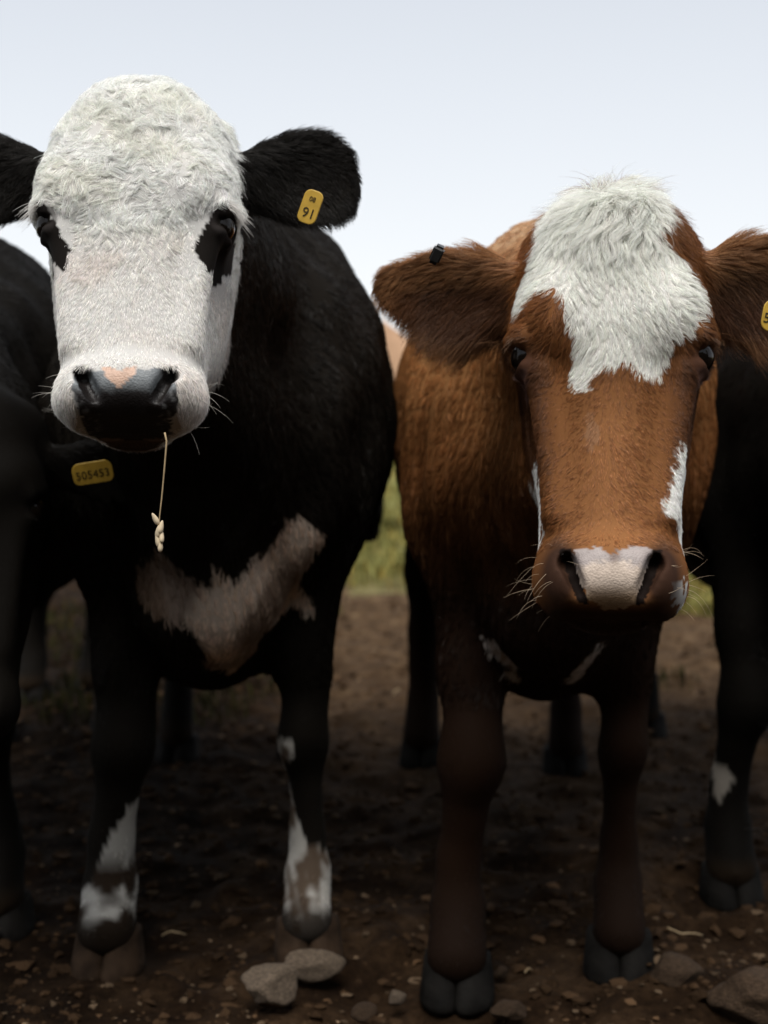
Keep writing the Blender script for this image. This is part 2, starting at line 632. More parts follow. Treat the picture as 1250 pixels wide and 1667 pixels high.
            d = smin(d, rcone(p, K, Cn, 0.038, 0.031), 0.02)
            d = smin(d, rcone(p, Cn, (hx, hy, 0.128), 0.031, 0.041), 0.02)
            d = smin(d, rcone(p, (hx, hy - 0.002, 0.125), (hx, hy - 0.040, 0.062), 0.039, 0.046), 0.015)
            for e in (-1, 1):                                                          # dew claws
                d = smin(d, ell(p, (hx + e * 0.024, hy + 0.036, 0.098), (0.013, 0.014, 0.018)), 0.008)
        for i, (hx, hy) in enumerate(s.hind):
            sx = -1 if i == 0 else 1
            S = (sx * 0.19, hy - 0.26, 0.66)
            Hk = (hx, hy + 0.06, 0.43)
            d = smin(d, rcone(p, (sx * 0.15, 1.20, 0.90), S, 0.16, 0.11), 0.06)
            d = smin(d, rcone(p, S, (hx, hy + 0.03, 0.48), 0.105, 0.050), 0.05)
            d = smin(d, rcone(p, (hx, hy + 0.045, 0.47), Hk, 0.046, 0.043), 0.02)
            d = smin(d, rcone(p, Hk, (hx, hy + 0.01, 0.15), 0.042, 0.034), 0.02)
            d = smin(d, rcone(p, (hx, hy + 0.01, 0.15), (hx, hy - 0.035, 0.062), 0.040, 0.045), 0.015)
        # tail
        tl = s.tail
        for a_, b_ in zip(tl[:-1], tl[1:]):
            d = smin(d, rcone(p, a_[:3], b_[:3], a_[3], b_[3]), 0.02)
        return d

    def f(s, p, parts=False):
        p = p.astype(F32)
        db = s.body(p)
        hd = np.sqrt(((p - s.ho.astype(F32)) ** 2).sum(1))
        near = hd < 0.62 * s.hs
        dk = np.full(len(p), 0.5, F32)
        de = np.full(len(p), 0.5, F32)
        if near.any():
            q = s.to_head(p[near])
            dk[near] = s.skull(q) * s.hs
            de[near] = np.minimum(s.ear_d(q, 0), s.ear_d(q, 1)) * s.hs
        if parts:
            return db, dk, de
        d = np.where(near, smin(db, dk, 0.035), db)
        return np.where(near, smin(d, de, 0.016), d).astype(F32)

    def relief(s, V, Q):
        n = np.zeros_like(V)
        fn = np.cross(V[Q[:, 2]] - V[Q[:, 0]], V[Q[:, 3]] - V[Q[:, 1]])
        for k in range(4):
            for i in range(3):
                n[:, i] += np.bincount(Q[:, k], fn[:, i], minlength=len(V))
        n = n / np.maximum(np.linalg.norm(n, axis=1, keepdims=True), 1e-12)
        hd = np.sqrt(((V - s.ho.astype(F32)) ** 2).sum(1))
        w = np.clip((hd - 0.33 * s.hs) / 0.12, 0, 1) * np.clip((V[:, 2] - 0.1) / 0.2, 0.25, 1)
        W = V * np.array([1, 1.0, 0.35], F32)
        d = 0.0075 * sinnoise(W, 11, 201) + 0.0045 * sinnoise(W, 26, 202) + 0.0022 * sinnoise(V, 45, 203)
        fold = np.clip(0.32 - np.abs(V[:, 1] - 0.02), 0, 1) * np.clip((V[:, 2] - 0.6) / 0.2, 0, 1)
        d += 0.030 * fold * np.sin((V[:, 1] + 0.25 * (V[:, 2] - 0.9)) * 62 + 2.5 * sinnoise(V, 6, 204)) * 0.7
        return (V + n * (d * w)[:, None]).astype(F32)

    def build_mesh(s, hf=0.004, hc=0.013):
        pts = [s.from_head((sx * 0.32, y, z)) for sx in (-1, 1) for y in (-0.06, 0.26) for z in (-0.34, 0.25)]
        lo, hi = np.min(pts, 0), np.max(pts, 0)
        xs = axis(min(-0.42, lo[0]), max(0.42, hi[0]), lo[0], hi[0], hf, hc)
        ys = axis(min(-0.2, lo[1]), 1.66, lo[1], hi[1], hf, hc)
        zs = axis(0.0, max(1.36, hi[2]) + 0.02, lo[2], hi[2], hf, hc)
        zs = np.concatenate([[zs[0] - 0.02], zs]).astype(F32)
        V, Q = surface_net(s.f, xs, ys, zs)
        return s.relief(relax(V, Q, 1, 0.4), Q), Q


def claw_mesh():
    """one claw: rings from the coronet down to the sole, toe towards -y"""
    V, Fc = [], []
    rings = [(0.064, 0.023, -0.018, 0.036), (0.054, 0.0245, -0.028, 0.038), (0.038, 0.0265, -0.043, 0.040),
             (0.018, 0.0295, -0.061, 0.041), (0.004, 0.031, -0.071, 0.042), (0.000, 0.031, -0.072, 0.042), (-0.014, 0.030, -0.070, 0.041)]
    K = 16
    for z, hw, y0, y1 in rings:
        for i in range(K):
            a = 2 * math.pi * i / K
            cx, cy = math.cos(a), math.sin(a)
            yy = (y0 + y1) / 2 + (y1 - y0) / 2 * math.copysign(abs(cy) ** 0.8, cy)
            nar = 1.0 if cy > 0 else 1 - 0.35 * abs(cy) ** 2
            V.append((hw * nar * math.copysign(abs(cx) ** 0.6, cx) - (0.006 if cy < -0.5 else 0), yy, z))
    for r in range(len(rings) - 1):
        for i in range(K):
            j = (i + 1) % K
            Fc.append((r * K + i, (r + 1) * K + i, (r + 1) * K + j, r * K + j))
    Fc.append(tuple(range(K)))
    Fc.append(tuple(reversed(range((len(rings) - 1) * K, len(rings) * K))))
    return np.array(V), Fc


def hoof(parent, x, y, mat, rz=0, z=0, s=1.0):
    V, Fc = claw_mesh()
    VV, FF = [], []
    for sx in (-1, 1):
        W = V.copy()
        W[:, 0] = sx * (W[:, 0] + 0.0275)
        a = -sx * 0.06
        W = np.stack([W[:, 0] * math.cos(a) - W[:, 1] * math.sin(a), W[:, 0] * math.sin(a) + W[:, 1] * math.cos(a), W[:, 2]], 1)
        off = len(VV)
        VV += list(W)
        FF += [tuple(off + i for i in (f if sx == 1 else f[::-1])) for f in Fc]
    o = mesh_obj('hoof', np.array(VV) * s, FF, mat, parent)
    bm = bmesh.new(); bm.from_mesh(o.data)
    bmesh.ops.recalc_face_normals(bm, faces=bm.faces)
    bm.to_mesh(o.data); bm.free()
    o.location = (x, y - 0.035, z)
    o.rotation_euler = (0, 0, rz)
    md = o.modifiers.new('round', 'SUBSURF'); md.levels = md.render_levels = 1
    return o


def eyeball(parent, c, r, sq=(1, 1, 1)):
    bm = bmesh.new()
    bmesh.ops.create_uvsphere(bm, u_segments=24, v_segments=16, radius=r)
    for v in bm.verts:
        v.co = Vector((v.co.x * sq[0], v.co.y * sq[1], v.co.z * sq[2]))
    me = bpy.data.meshes.new('eye')
    bm.to_mesh(me); bm.free()
    me.materials.append(M_EYE)
    me.polygons.foreach_set('use_smooth', np.full(len(me.polygons), True))
    o = bpy.data.objects.new('eye', me)
    C.objects.link(o)
    o.parent = parent
    o.location = c
    return o


# ------------------------------------------------------------------ hair
def strands(name, P, col, rad, mat, parent, kind='stuff'):
    """P: (n, k, 3) points, col (n,3), rad (n,) root radius"""
    n, k, _ = P.shape
    hc = bpy.data.hair_curves.new(name)
    hc.add_curves([k] * n)
    hc.attributes['position'].data.foreach_set('vector', P.astype(F32).ravel())
    ra = hc.attributes.get('radius') or hc.attributes.new('radius', 'FLOAT', 'POINT')
    prof = np.linspace(1, 0.15, k, dtype=F32)
    ra.data.foreach_set('value', (rad[:, None] * prof[None]).astype(F32).ravel())
    a = hc.attributes.new('coat', 'FLOAT_COLOR', 'CURVE')
    c4 = np.ones((n, 4), F32); c4[:, :3] = col
    a.data.foreach_set('color', c4.ravel())
    hc.materials.append(mat)
    o = bpy.data.objects.new(name, hc)
    C.objects.link(o)
    o.parent = parent
    if kind:
        o['kind'] = kind
    return o


def norm(a):
    return a / np.maximum(np.linalg.norm(a, axis=1, keepdims=True), 1e-9)


def sample_surface(V, Nn, Q, dens_v, count, g):
    tri = np.concatenate([Q[:, [0, 1, 2]], Q[:, [0, 2, 3]]])
    A = V[tri[:, 0]]; B = V[tri[:, 1]]; Cc = V[tri[:, 2]]
    w = np.linalg.norm(np.cross(B - A, Cc - A), axis=1) * dens_v[tri].mean(1)
    cs = np.cumsum(w.astype(np.float64))
    t = np.searchsorted(cs, g.random(count) * cs[-1]).clip(0, len(tri) - 1)
    r1, r2 = np.sqrt(g.random(count)), g.random(count)
    b = np.stack([1 - r1, r1 * (1 - r2), r1 * r2], 1).astype(F32)
    tv = tri[t]
    P = (V[tv] * b[:, :, None]).sum(1)
    n = norm((Nn[tv] * b[:, :, None]).sum(1))
    return P, n, tv, b


def grow(P, n, flow, length, lift, curl, wave, clump, clump_size, g, k=5, gravity=0.0, seed=1):
    """strands leaning from the normal into the flow direction, waved and clumped"""
    t = flow - n * (flow * n).sum(1, keepdims=True)
    t = norm(t + 1e-5)
    side = np.cross(n, t)
    s = np.linspace(0, 1, k, dtype=F32)[None, :, None]
    L = length[:, None, None]
    lf = lift[:, None, None]
    pts = P[:, None] + L * (t[:, None] * s * np.sqrt(np.maximum(1 - lf ** 2, 0.02)) + n[:, None] * (lf * (s - 0.45 * s * s)))
    ph = sinnoise(P, 1.0 / max(wave, 1e-4) * 3.0, seed) * 2.5 + g.normal(0, 0.35, len(P))
    ph2 = sinnoise(P, 1.0 / max(wave, 1e-4) * 2.2, seed + 5) * 2.5
    am = (curl * length)[:, None]
    ss = s[:, :, 0]
    pts = pts + side[:, None] * (am * (np.sin(ss * 5.5 + ph[:, None]) - np.sin(ph)[:, None]))[:, :, None]
    pts = pts + n[:, None] * (0.35 * am * np.maximum(np.sin(ss * 4.5 + ph2[:, None]) - np.sin(ph2)[:, None], -0.2))[:, :, None]
    pts = pts + (g.normal(0, 1, (len(P), 1, 3)) * L * 0.07 * s ** 1.5).astype(F32)
    if gravity:
        pts[:, :, 2] -= (gravity * L * s ** 2)[:, :, 0]
    if True:
        jit = np.stack([sinnoise(P, 200.0, seed + 11 + i, 4) for i in range(3)], 1) * 0.35
        key = np.floor(P / clump_size[:, None] + jit).astype(np.int64)
        key = key[:, 0] * 73856093 ^ key[:, 1] * 19349663 ^ key[:, 2] * 83492791
        _, inv = np.unique(key, return_inverse=True)
        cnt = np.bincount(inv).astype(F32)
        for j in range(1, k):
            m = np.stack([np.bincount(inv, pts[:, j, i]) / cnt for i in range(3)], 1)[inv]
            f = (clump * (j / (k - 1)) ** 1.2)
            f = f[:, None] if np.ndim(f) else f
            pts[:, j] += (m - pts[:, j]) * f
    return pts.astype(F32)


# ------------------------------------------------------------------ the cows: stance and heads
def ear(base, d, up, ln, h, curl=0.02, bend=0.0):
    return dict(base=base, dir=d, up=up, len=ln, h=h, curl=curl, bend=bend)


def hoof_local(root, yaw, pts):
    c, sn = math.cos(-yaw), math.sin(-yaw)
    out = []
    for X, Y in pts:
        dx, dy = X - root[0], Y + 0.045 - root[1]
        out.append((c * dx - sn * dy, sn * dx + c * dy))
    return out


WF_ROOT, WF_YAW = (-0.275, 2.14), R(1.0)
white_faced = Cow(
    WF_ROOT, WF_YAW, head_o=at(215, 378, 1.60), head_eul=(R(-19), 0, R(4.0)), head_scale=0.97, head_wide=0.98, zlo=0.79, zhi=1.14, jaw=1.22, mz=0.02, fore=0.09, chin=0.55,
    ear=[ear((0.094, 0.115, 0.122), (0.93, 0.25, 0.10), (-0.1, -0.3, 1), 0.185, 0.060, 0.016, 0.01),
         ear((0.094, 0.115, 0.122), (0.95, 0.22, 0.10), (-0.1, -0.3, 1), 0.185, 0.062, 0.016, 0.02)],
    front=hoof_local(WF_ROOT, WF_YAW, [(-0.445, 2.21), (-0.125, 2.25)]),
    hind=hoof_local(WF_ROOT, WF_YAW, [(-0.53, 3.55), (-0.22, 3.60)]), body_w=1.00, top=1.0, brisket=0.02,
    tail=[(0, 1.46, 1.19, 0.035), (0.10, 1.55, 1.06, 0.026), (0.17, 1.58, 0.84, 0.021), (0.235, 1.58, 0.68, 0.024), (0.262, 1.58, 0.57, 0.016)])

BR_ROOT, BR_YAW = (0.247, 2.08), R(-5.5)
brown = Cow(
    BR_ROOT, BR_YAW, head_o=at(996, 601, 1.62), head_eul=(R(-15), 0, R(-8.0)), head_scale=1.08, head_wide=0.91, zlo=0.89, zhi=1.10, chin=0.7, boxy=-0.45,
    ear=[ear((0.090, 0.115, 0.118), (0.95, 0.15, 0.17), (0, -0.35, 1), 0.196, 0.052, 0.020, -0.01),
         ear((0.090, 0.115, 0.125), (0.97, 0.10, 0.10), (0, -0.35, 1), 0.185, 0.055, 0.020, 0.0)],
    front=hoof_local(BR_ROOT, BR_YAW, [(0.116, 2.10), (0.380, 2.195)]),
    hind=hoof_local(BR_ROOT, BR_YAW, [(0.10, 3.52), (0.45, 3.42)]), body_w=0.93, top=0.955, brisket=0.025, sw=0.135,
    prof=[.62, .80, 1.0, 1.0, .82, .60, .42, .18])

BL_ROOT, BL_YAW = (-0.83, 2.38), R(2.0)
black_left = Cow(
    BL_ROOT, BL_YAW, head_o=at(-75, 850, 1.85), head_eul=(R(-12), 0, R(8)), head_scale=0.95,
    ear=[ear((0.098, 0.115, 0.10), (0.95, 0.15, -0.10), (0, -0.35, 1), 0.18, 0.055),
         ear((0.098, 0.115, 0.10), (0.95, 0.15, -0.06), (0, -0.35, 1), 0.18, 0.055)],
    front=[(-0.15, 0.05), (0.17, 0.02)], hind=[(-0.15, 1.35), (0.14, 1.40)], top=0.98)

BK_ROOT, BK_YAW = (0.80, 2.50), R(-3.0)
black_right = Cow(
    BK_ROOT, BK_YAW, head_o=at(1660, 760, 1.9), head_eul=(R(-12), 0, R(18)), head_scale=0.95,
    ear=[ear((0.098, 0.115, 0.10), (0.95, 0.15, -0.05), (0, -0.35, 1), 0.16, 0.055),
         ear((0.098, 0.115, 0.10), (0.95, 0.15, -0.05), (0, -0.35, 1), 0.18, 0.055)],
    front=[(-0.165, 0.06), (0.12, 0.02)], hind=[(-0.15, 1.35), (0.14, 1.40)], top=0.93, brisket=0.02, body_w=0.80, sw=0.13)

BB_ROOT, BB_YAW = (-0.93, 4.25), R(-4.0)  # extra cow added to darken the gap under the white faced cow
black_added = Cow(
    BB_ROOT, BB_YAW, head_o=(-0.80, 3.95, 1.02), head_eul=(R(-5), 0, R(10)), head_scale=0.9,
    ear=[ear((0.098, 0.115, 0.10), (0.95, 0.15, -0.05), (0, -0.35, 1), 0.14, 0.045),
         ear((0.098, 0.115, 0.10), (0.95, 0.15, -0.05), (0, -0.35, 1), 0.14, 0.045)],
    front=[(-0.15, 0.05), (0.02, 0.12)], hind=[(-0.15, 1.35), (0.20, 1.30)], top=0.90, brisket=0.05)

FAR_ROOT, FAR_YAW = (-0.20, 9.4), R(-82)
far_cow = Cow(
    FAR_ROOT, FAR_YAW, head_o=(-0.30, 9.15, 1.44), head_eul=(R(-20), 0, R(4)), head_scale=1.0,
    ear=[ear((0.098, 0.115, 0.10), (0.95, 0.15, -0.05), (0, -0.35, 1), 0.18, 0.055),
         ear((0.098, 0.115, 0.10), (0.95, 0.15, 0.05), (0, -0.35, 1), 0.18, 0.055)],
    front=[(-0.13, 0.05), (0.13, 0.02)], hind=[(-0.13, 1.35), (0.12, 1.40)], top=1.03)


# ------------------------------------------------------------------ coat markings (in head space x,z or cow space)
def inpoly(x, z, poly, jit=None):
    if jit is not None:
        x, z = x + jit[0], z + jit[1]
    c = np.zeros(len(x), bool)
    n = len(poly)
    for i in range(n):
        x0, z0 = poly[i]
        x1, z1 = poly[(i + 1) % n]
        if z0 == z1:
            continue
        m = ((z0 > z) != (z1 > z)) & (x < (x1 - x0) * (z - z0) / (z1 - z0) + x0)
        c ^= m
    return c


def lerp(a, b, t):
    t = np.clip(t, 0, 1)
    t = t[:, None] if np.ndim(t) else t
    return np.asarray(a, F32) * (1 - t) + np.asarray(b, F32) * t


def jitter(p, amt, fine=420, seed=3):
    return (amt * (sinnoise(p, fine * 0.4, seed) * 0.6 + sinnoise(p, fine, seed + 1) * 0.5),
            amt * (sinnoise(p, fine * 0.4, seed + 2) * 0.6 + sinnoise(p, fine, seed + 3) * 0.5))


BLACK = np.array([0.0140, 0.0112, 0.0084])
WHITE = np.array([0.84, 0.82, 0.785])
BROWN = np.array([0.265, 0.108, 0.037])
MUD = np.array([0.055, 0.036, 0.022])


def put(col, m, c, w=1.0):
    w = np.where(m, w, 0)[:, None] if not np.ndim(w) else (np.where(m, w, 0))[:, None]
    col[:] = col * (1 - w) + np.asarray(c, F32) * w


WF_PATCH_R = [(.108, .046), (.094, .038), (.085, .014), (.070, -.016), (.077, -.025), (.085, -.044), (.095, -.034), (.102, -.012), (.112, .000), (.118, .010), (.118, .036), (.114, .046)]
WF_PATCH_L = [(-.112, .046), (-.102, .040), (-.090, .018), (-.080, -.004), (-.070, -.024), (-.075, -.046), (-.087, -.036), (-.100, -.016), (-.114, -.004), (-.120, .020)]
WF_PAD = [(-.058, -.186), (-.050, -.176), (-.027, -.181), (-.004, -.180), (.020, -.180), (.040, -.176), (.052, -.176), (.057, -.205), (.057, -.221), (.046, -.229), (.030, -.240), (-.004, -.242), (-.037, -.240), (-.048, -.232), (-.056, -.215)]
WF_HEART = [(-.027, -.174), (-.014, -.178), (-.007, -.182), (.000, -.178), (.012, -.174), (.009, -.190), (.004, -.191), (-.006, -.202), (-.014, -.192), (-.021, -.190)]
WF_CHEST = [(-.090, .657), (-.066, .692), (-.024, .672), (.010, .630), (.030, .672), (.038, .628), (.067, .672), (.110, .700), (.120, .737), (.155, .735), (.180, .702), (.150, .655), (.145, .615), (.174, .585), (.166, .566), (.126, .575), (.098, .556), (.080, .505), (.040, .48), (.010, .505), (-.02, .56), (-.059, .587), (-.080, .609)]


def coat_white_faced(cow, p):
    db, dk, de = cow.f(p, True)
    q = cow.to_head(p).astype(F32)
    x, y, z = q.T
    col = np.tile(BLACK.astype(F32), (len(p), 1))
    j = jitter(p, 0.004)
    js = jitter(p, 0.0012, 700, 9)
    skull = (dk < 0.035) & (de > dk - 0.004) & (dk <= db + 0.03)
    lim = np.interp(z, [-.3, -.15, -.05, .05, .10, .22], [.30, .27, .26, .215, .150, .16])
    white = skull & (y + j[0] * 2 < lim)
    white &= ~((np.abs(x) + j[1] > 0.112) & (z > 0.085) & (y > 0.06))
    put(col, white, WHITE)
    warm = np.clip(sinnoise(p, 60, 21) * 0.5 + 0.3, 0, 1)
    put(col, white, WHITE * np.array([1.0, .975, .94]), warm * 0.6)
    put(col, white, WHITE * 0.92, np.clip((0.02 - z) / 0.05, 0, 1))
    # pinkish skin shining through beside the nose and on the cheek
    put(col, white & (z < -0.02), (0.70, 0.58, 0.52), 0.25 * np.clip(sinnoise(p, 45, 5), 0, 1))
    for poly in (WF_PATCH_R, WF_PATCH_L):
        put(col, skull & (y < 0.12) & inpoly(x, z, poly, js), (0.014, 0.011, 0.009))
    er = np.hypot(np.hypot((np.abs(x) - .1005), (z - .026)), (y - .03))
    put(col, skull & (er < 0.030) & (er > 0.017), (0.055, 0.046, 0.044), np.clip(1 - np.abs(er - 0.0215) / 0.0045, 0, 0.55))
    front = skull & (y < 0.06)
    pad = front & inpoly(x, z, WF_PAD, js)
    put(col, pad, (0.020, 0.017, 0.017))
    up = np.clip((z + 0.207) / 0.010 + js[0] * 120, 0, 1)
    put(col, pad, (0.20, 0.215, 0.225), up * 0.9)  # wet sky sheen painted pale on the upper pad
    ns = np.abs(np.abs(x + 0.002) - np.interp(z, [-.220, -.180], [.031, .049]))
    spk = np.clip(sinnoise(p, 900, 31) * 1.3 - 0.6, 0, 1)
    put(col, pad & (np.abs(x) > 0.030) & (z < -0.205), (0.22, 0.22, 0.22), spk * 0.55)
    put(col, front & (ns < 0.0075) & (z < -.172) & (z > -.224), (0.010, 0.0075, 0.007))
    put(col, front & inpoly(x, z, WF_HEART, js), (0.60, 0.40, 0.30))
    put(col, skull & (z < -0.232) & (y > 0.0) & (np.abs(x) < 0.048), (0.16, 0.105, 0.075))
    put(col, skull & (z < -0.15) & (y > 0.10), (0.30, 0.21, 0.16), 0.75)
    # body markings
    low = (dk > 0.06)
    px, py, pz = p.T
    jb = jitter(p, 0.010, 90, 17)
    ch = low & (py < 0.22) & inpoly(px, pz, WF_CHEST, jb)
    put(col, ch, (0.80, 0.66, 0.55))
    put(col, ch, (0.30, 0.225, 0.185), np.clip((0.035 - px + jb[0] * 2) / 0.05, 0, 0.85))
    put(col, ch, (0.26, 0.18, 0.13), np.clip(sinnoise(p, 30, 41) * 0.9 + 0.05, 0, 0.85))
    hx0, hx1 = cow.front[0][0], cow.front[1][0]
    # right leg: sock with a thin streak up the inside of the shin
    leg1 = (np.abs(px - hx1) < 0.09) & (py < 0.3)
    top = np.interp(px - hx1 + jb[0] * 0.4, [-.05, -.034, -.02, .0, .03, .06], [.36, .335, .225, .19, .172, .165])
    s1 = leg1 & (pz + jb[1] * 0.6 < top)
    s1 |= leg1 & (np.abs(px - hx1 + 0.036) < 0.014) & (np.abs(pz - 0.345) < 0.016)
    put(col, s1, (0.66, 0.63, 0.58))
    put(col, s1, (0.12, 0.072, 0.04), np.clip(sinnoise(p, 60, 51) * 0.9 + 0.35 * sinnoise(p, 170, 53) + 0.25, 0, 0.92))
    leg0 = (np.abs(px - hx0) < 0.11) & (py < 0.3)
    top = np.interp(px - hx0 + jb[0] * 0.4, [-.06, -.03, .0, .02, .034, .05], [.12, .135, .20, .235, .262, .262])
    s0 = leg0 & (pz + jb[1] * 0.6 < top)
    put(col, s0, (0.58, 0.56, 0.52))
    put(col, s0, (0.04, 0.026, 0.017), np.clip((0.185 - pz) / 0.03, 0, 1) * np.clip(sinnoise(p, 75, 61) * 1.3 + sinnoise(p, 160, 63) * 0.6 + 0.55, 0, 1))
    mud = (pz < 0.12) & low
    put(col, mud, (0.03, 0.02, 0.013), np.clip((0.105 - pz) / 0.03 + jb[0] * 40, 0, 0.95))
    put(col, leg0 & (pz < 0.10), (0.025, 0.017, 0.011), np.clip((0.095 - pz) / 0.03, 0, 0.9))
    return col, (pad | (front & inpoly(x, z, WF_HEART, js))), (db, dk, de, q)


BR_WHITE = [(-.076, .178), (-.066, .215), (-.008, .250), (.040, .235), (.058, .190), (.052, .155), (.076, .130), (.091, .105), (.098, .071), (.084, .041), (.060, .024), (.050, .000), (.040, -.004), (.024, .006), (.012, .012), (.003, .002), (-.013, .001), (-.024, -.020), (-.034, -.024), (-.043, -.008), (-.037, .027), (-.042, .053), (-.056, .084), (-.074, .092), (-.086, .080), (-.100, .062), (-.108, .085), (-.100, .115), (-.088, .140)]
BR_CHEEK_R = [(.069, -.066), (.10, -.070), (.10, -.10), (.095, -.16), (.080, -.19), (.067, -.160), (.049, -.139), (.061, -.112)]
BR_CHEEK_L = [(-.110, -.060), (-.080, -.080), (-.072, -.105), (-.064, -.150), (-.070, -.180), (-.110, -.18)]
BR_LIP_R = [(.060, -.236), (.072, -.222), (.080, -.247), (.064, -.254)]
BR_PAD = [(-.042, -.204), (-.036, -.198), (-.022, -.193), (-.010, -.195), (.001, -.203), (.012, -.196), (.028, -.192), (.043, -.197), (.048, -.203), (.041, -.227), (.030, -.246), (.016, -.255), (-.008, -.255), (-.022, -.246), (-.033, -.227)]


def coat_brown(cow, p):
    db, dk, de = cow.f(p, True)
    q = cow.to_head(p).astype(F32)
    x, y, z = q.T
    px, py, pz = p.T
    n1 = sinnoise(p, 14, 71)
    n2 = sinnoise(p, 70, 72)
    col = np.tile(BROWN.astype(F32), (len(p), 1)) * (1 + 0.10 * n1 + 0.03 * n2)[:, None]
    head = (dk < 0.04) & (dk <= db + 0.03)
    skull = head & (de > dk - 0.004)
    earm = (de < 0.03) & ~skull
    j = jitter(p, 0.004)
    # top light painted sandy on neck and back, shade painted down belly and legs
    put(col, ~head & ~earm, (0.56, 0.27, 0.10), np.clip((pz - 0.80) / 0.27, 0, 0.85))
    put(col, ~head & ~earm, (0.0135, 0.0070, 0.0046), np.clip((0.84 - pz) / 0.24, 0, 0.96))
    put(col, ~head & ~earm, (0.66, 0.45, 0.28), np.clip((pz - 1.08) / 0.10, 0, 0.88))  # glancing sheen along the topline, painted pale
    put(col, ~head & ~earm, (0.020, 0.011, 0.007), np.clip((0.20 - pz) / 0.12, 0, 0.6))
    # face: sandy bridge, dark eye surrounds, and cheek plane shade painted on the temples
    put(col, skull & (z < 0.01), (0.42, 0.185, 0.070), np.clip(1.15 - np.abs(x) / 0.055, 0, 1) * 0.85 * np.clip((0.005 - z) / 0.07, 0, 1))
    e = np.minimum(np.hypot(x - 0.098, z - 0.012), np.hypot(x + 0.098, z - 0.012))
    put(col, skull & (y < 0.2), (0.075, 0.033, 0.020), np.clip(1.25 - e / 0.034, 0, 0.95))
    put(col, skull & (y < 0.2) & (z < 0) & (z > -0.11), (0.105, 0.042, 0.018), np.clip((np.abs(x) - 0.055) / 0.025, 0, 0.8))
    e2 = np.minimum(np.hypot(x - 0.095, z + 0.004), np.hypot(x + 0.095, z + 0.004))
    put(col, skull & (y < 0.10), (0.30, 0.17, 0.14), np.clip(1.2 - e2 / 0.009, 0, 0.8))
    put(col, skull & (y < np.interp(z, [0.05, 0.10, 0.20], [0.15, 0.075, 0.095])) & inpoly(x, z, BR_WHITE, j), WHITE * np.array([1, .99, .975]))
    put(col, skull & (y < 0.05) & (np.hypot((x + .021) / .010, (z + .068) / .014) + j[0] * 90 < 1), (0.45, 0.28, 0.18), 0.35)
    put(col, skull & (y < 0.16) & inpoly(x, z, BR_CHEEK_R, (j[0], j[1] + 0.008)), WHITE)
    put(col, skull & (y < 0.24) & (y > 0.02) & inpoly(x, z, BR_CHEEK_L, j), WHITE)
    put(col, skull & inpoly(x, z, BR_LIP_R, j), WHITE)
    # muzzle
    front = skull & (y < 0.05)
    js = jitter(p, 0.0018, 900, 19)
    rim = np.minimum(np.hypot((x - .052) / .018, (z + .222) / .034), np.hypot((x + .052) / .018, (z + .222) / .034))
    put(col, front, (0.050, 0.026, 0.019), np.clip(1.9 - rim * 1.3, 0, 0.92))
    put(col, skull & (z < -0.243), (0.050, 0.030, 0.020), np.clip((-0.246 - z) / 0.014, 0, 0.95))
    slit = np.abs(np.abs(x) - np.interp(z, [-.255, -.20], [.0265, .0465])) < 0.0055
    pad = front & inpoly(x, z, BR_PAD, js) & ~(slit & (z > -.248))
    put(col, slit & front & (z > -.252) & (z < -.196), (0.016, 0.010, 0.008))
    put(col, pad, (0.34, 0.29, 0.275))
    put(col, pad, (0.66, 0.54, 0.45), np.clip((-0.216 - z - 0.010 * np.abs(x) / 0.04 + 0.010 + js[0] * 2) / 0.006, 0, 1))
    put(col, pad, (0.30, 0.19, 0.10), np.clip((-0.232 - z) / 0.016, 0, 0.9))
    put(col, pad, (0.14, 0.085, 0.065), np.clip(1.3 - np.hypot((x - .003) / .006, (z + .202) / .011), 0, 0.85))
    # ears: dark hollow and long dark hair, pale fringe along the rim
    for k in range(2):
        b, fr, L, H, _, _ = cow.ear_frames[k]
        r = (q - b.astype(F32)) @ fr.astype(F32)
        u, v = r[:, 0] / L, r[:, 1] / H
        put(col, earm & (u > 0.05) & (u < 1.2), (0.060, 0.028, 0.017), np.clip(0.80 - 1.3 * np.clip(v - 0.20, 0, 1) - 1.4 * np.clip(u - 0.62, 0, 1), 0.05, 0.9))
        put(col, earm & (v > 0.45), (0.40, 0.205, 0.092), np.clip((v - 0.45) / 0.3, 0, 0.85))
        put(col, earm & (u > 0.78), (0.36, 0.18, 0.08), np.clip((u - 0.78) / 0.15, 0, 0.7))
        put(col, earm & (v < -0.7), (0.33, 0.17, 0.08), 0.65 if k == 1 else 0.35)
    put(col, head & ~skull & (z > 0.1) & (de > 0.03), (0.30, 0.145, 0.06), 0.6)
    # white edges of the brisket
    jb = jitter(p, 0.004, 90, 23)
    for pts in ([(-.098, .555), (-.066, .511), (-.050, .48)], [(.075, .560), (.050, .525), (.036, .48)]):
        zz = np.array([a[1] for a in pts][::-1]); xx = np.array([a[0] for a in pts][::-1])
        cx = np.interp(pz, zz, xx)
        put(col, ~head & (py < 0.16) & (pz > zz[0]) & (pz < zz[-1]) & (np.abs(px - cx + jb[0]) < 0.010), (0.55, 0.50, 0.47))
    return col, pad, (db, dk, de, q)


def coat_black(cow, p, patch=None):
    db, dk, de = cow.f(p, True)
    col = np.tile((BLACK * 0.55).astype(F32), (len(p), 1))
    px, py, pz = p.T
    if patch is not None:
        jb = jitter(p, 0.010, 90, 37)
        hx, hz, w, h = patch
        put(col, (py < 0.3) & (np.hypot((px - hx) / w, (pz - hz) / h) + jb[0] * 40 < 1), (0.42, 0.38, 0.33))
    put(col, pz < 0.1, MUD, np.clip((0.09 - pz) / 0.05, 0, 0.8))
    return col, np.zeros(len(p), bool), (db, dk, de, cow.to_head(p).astype(F32))


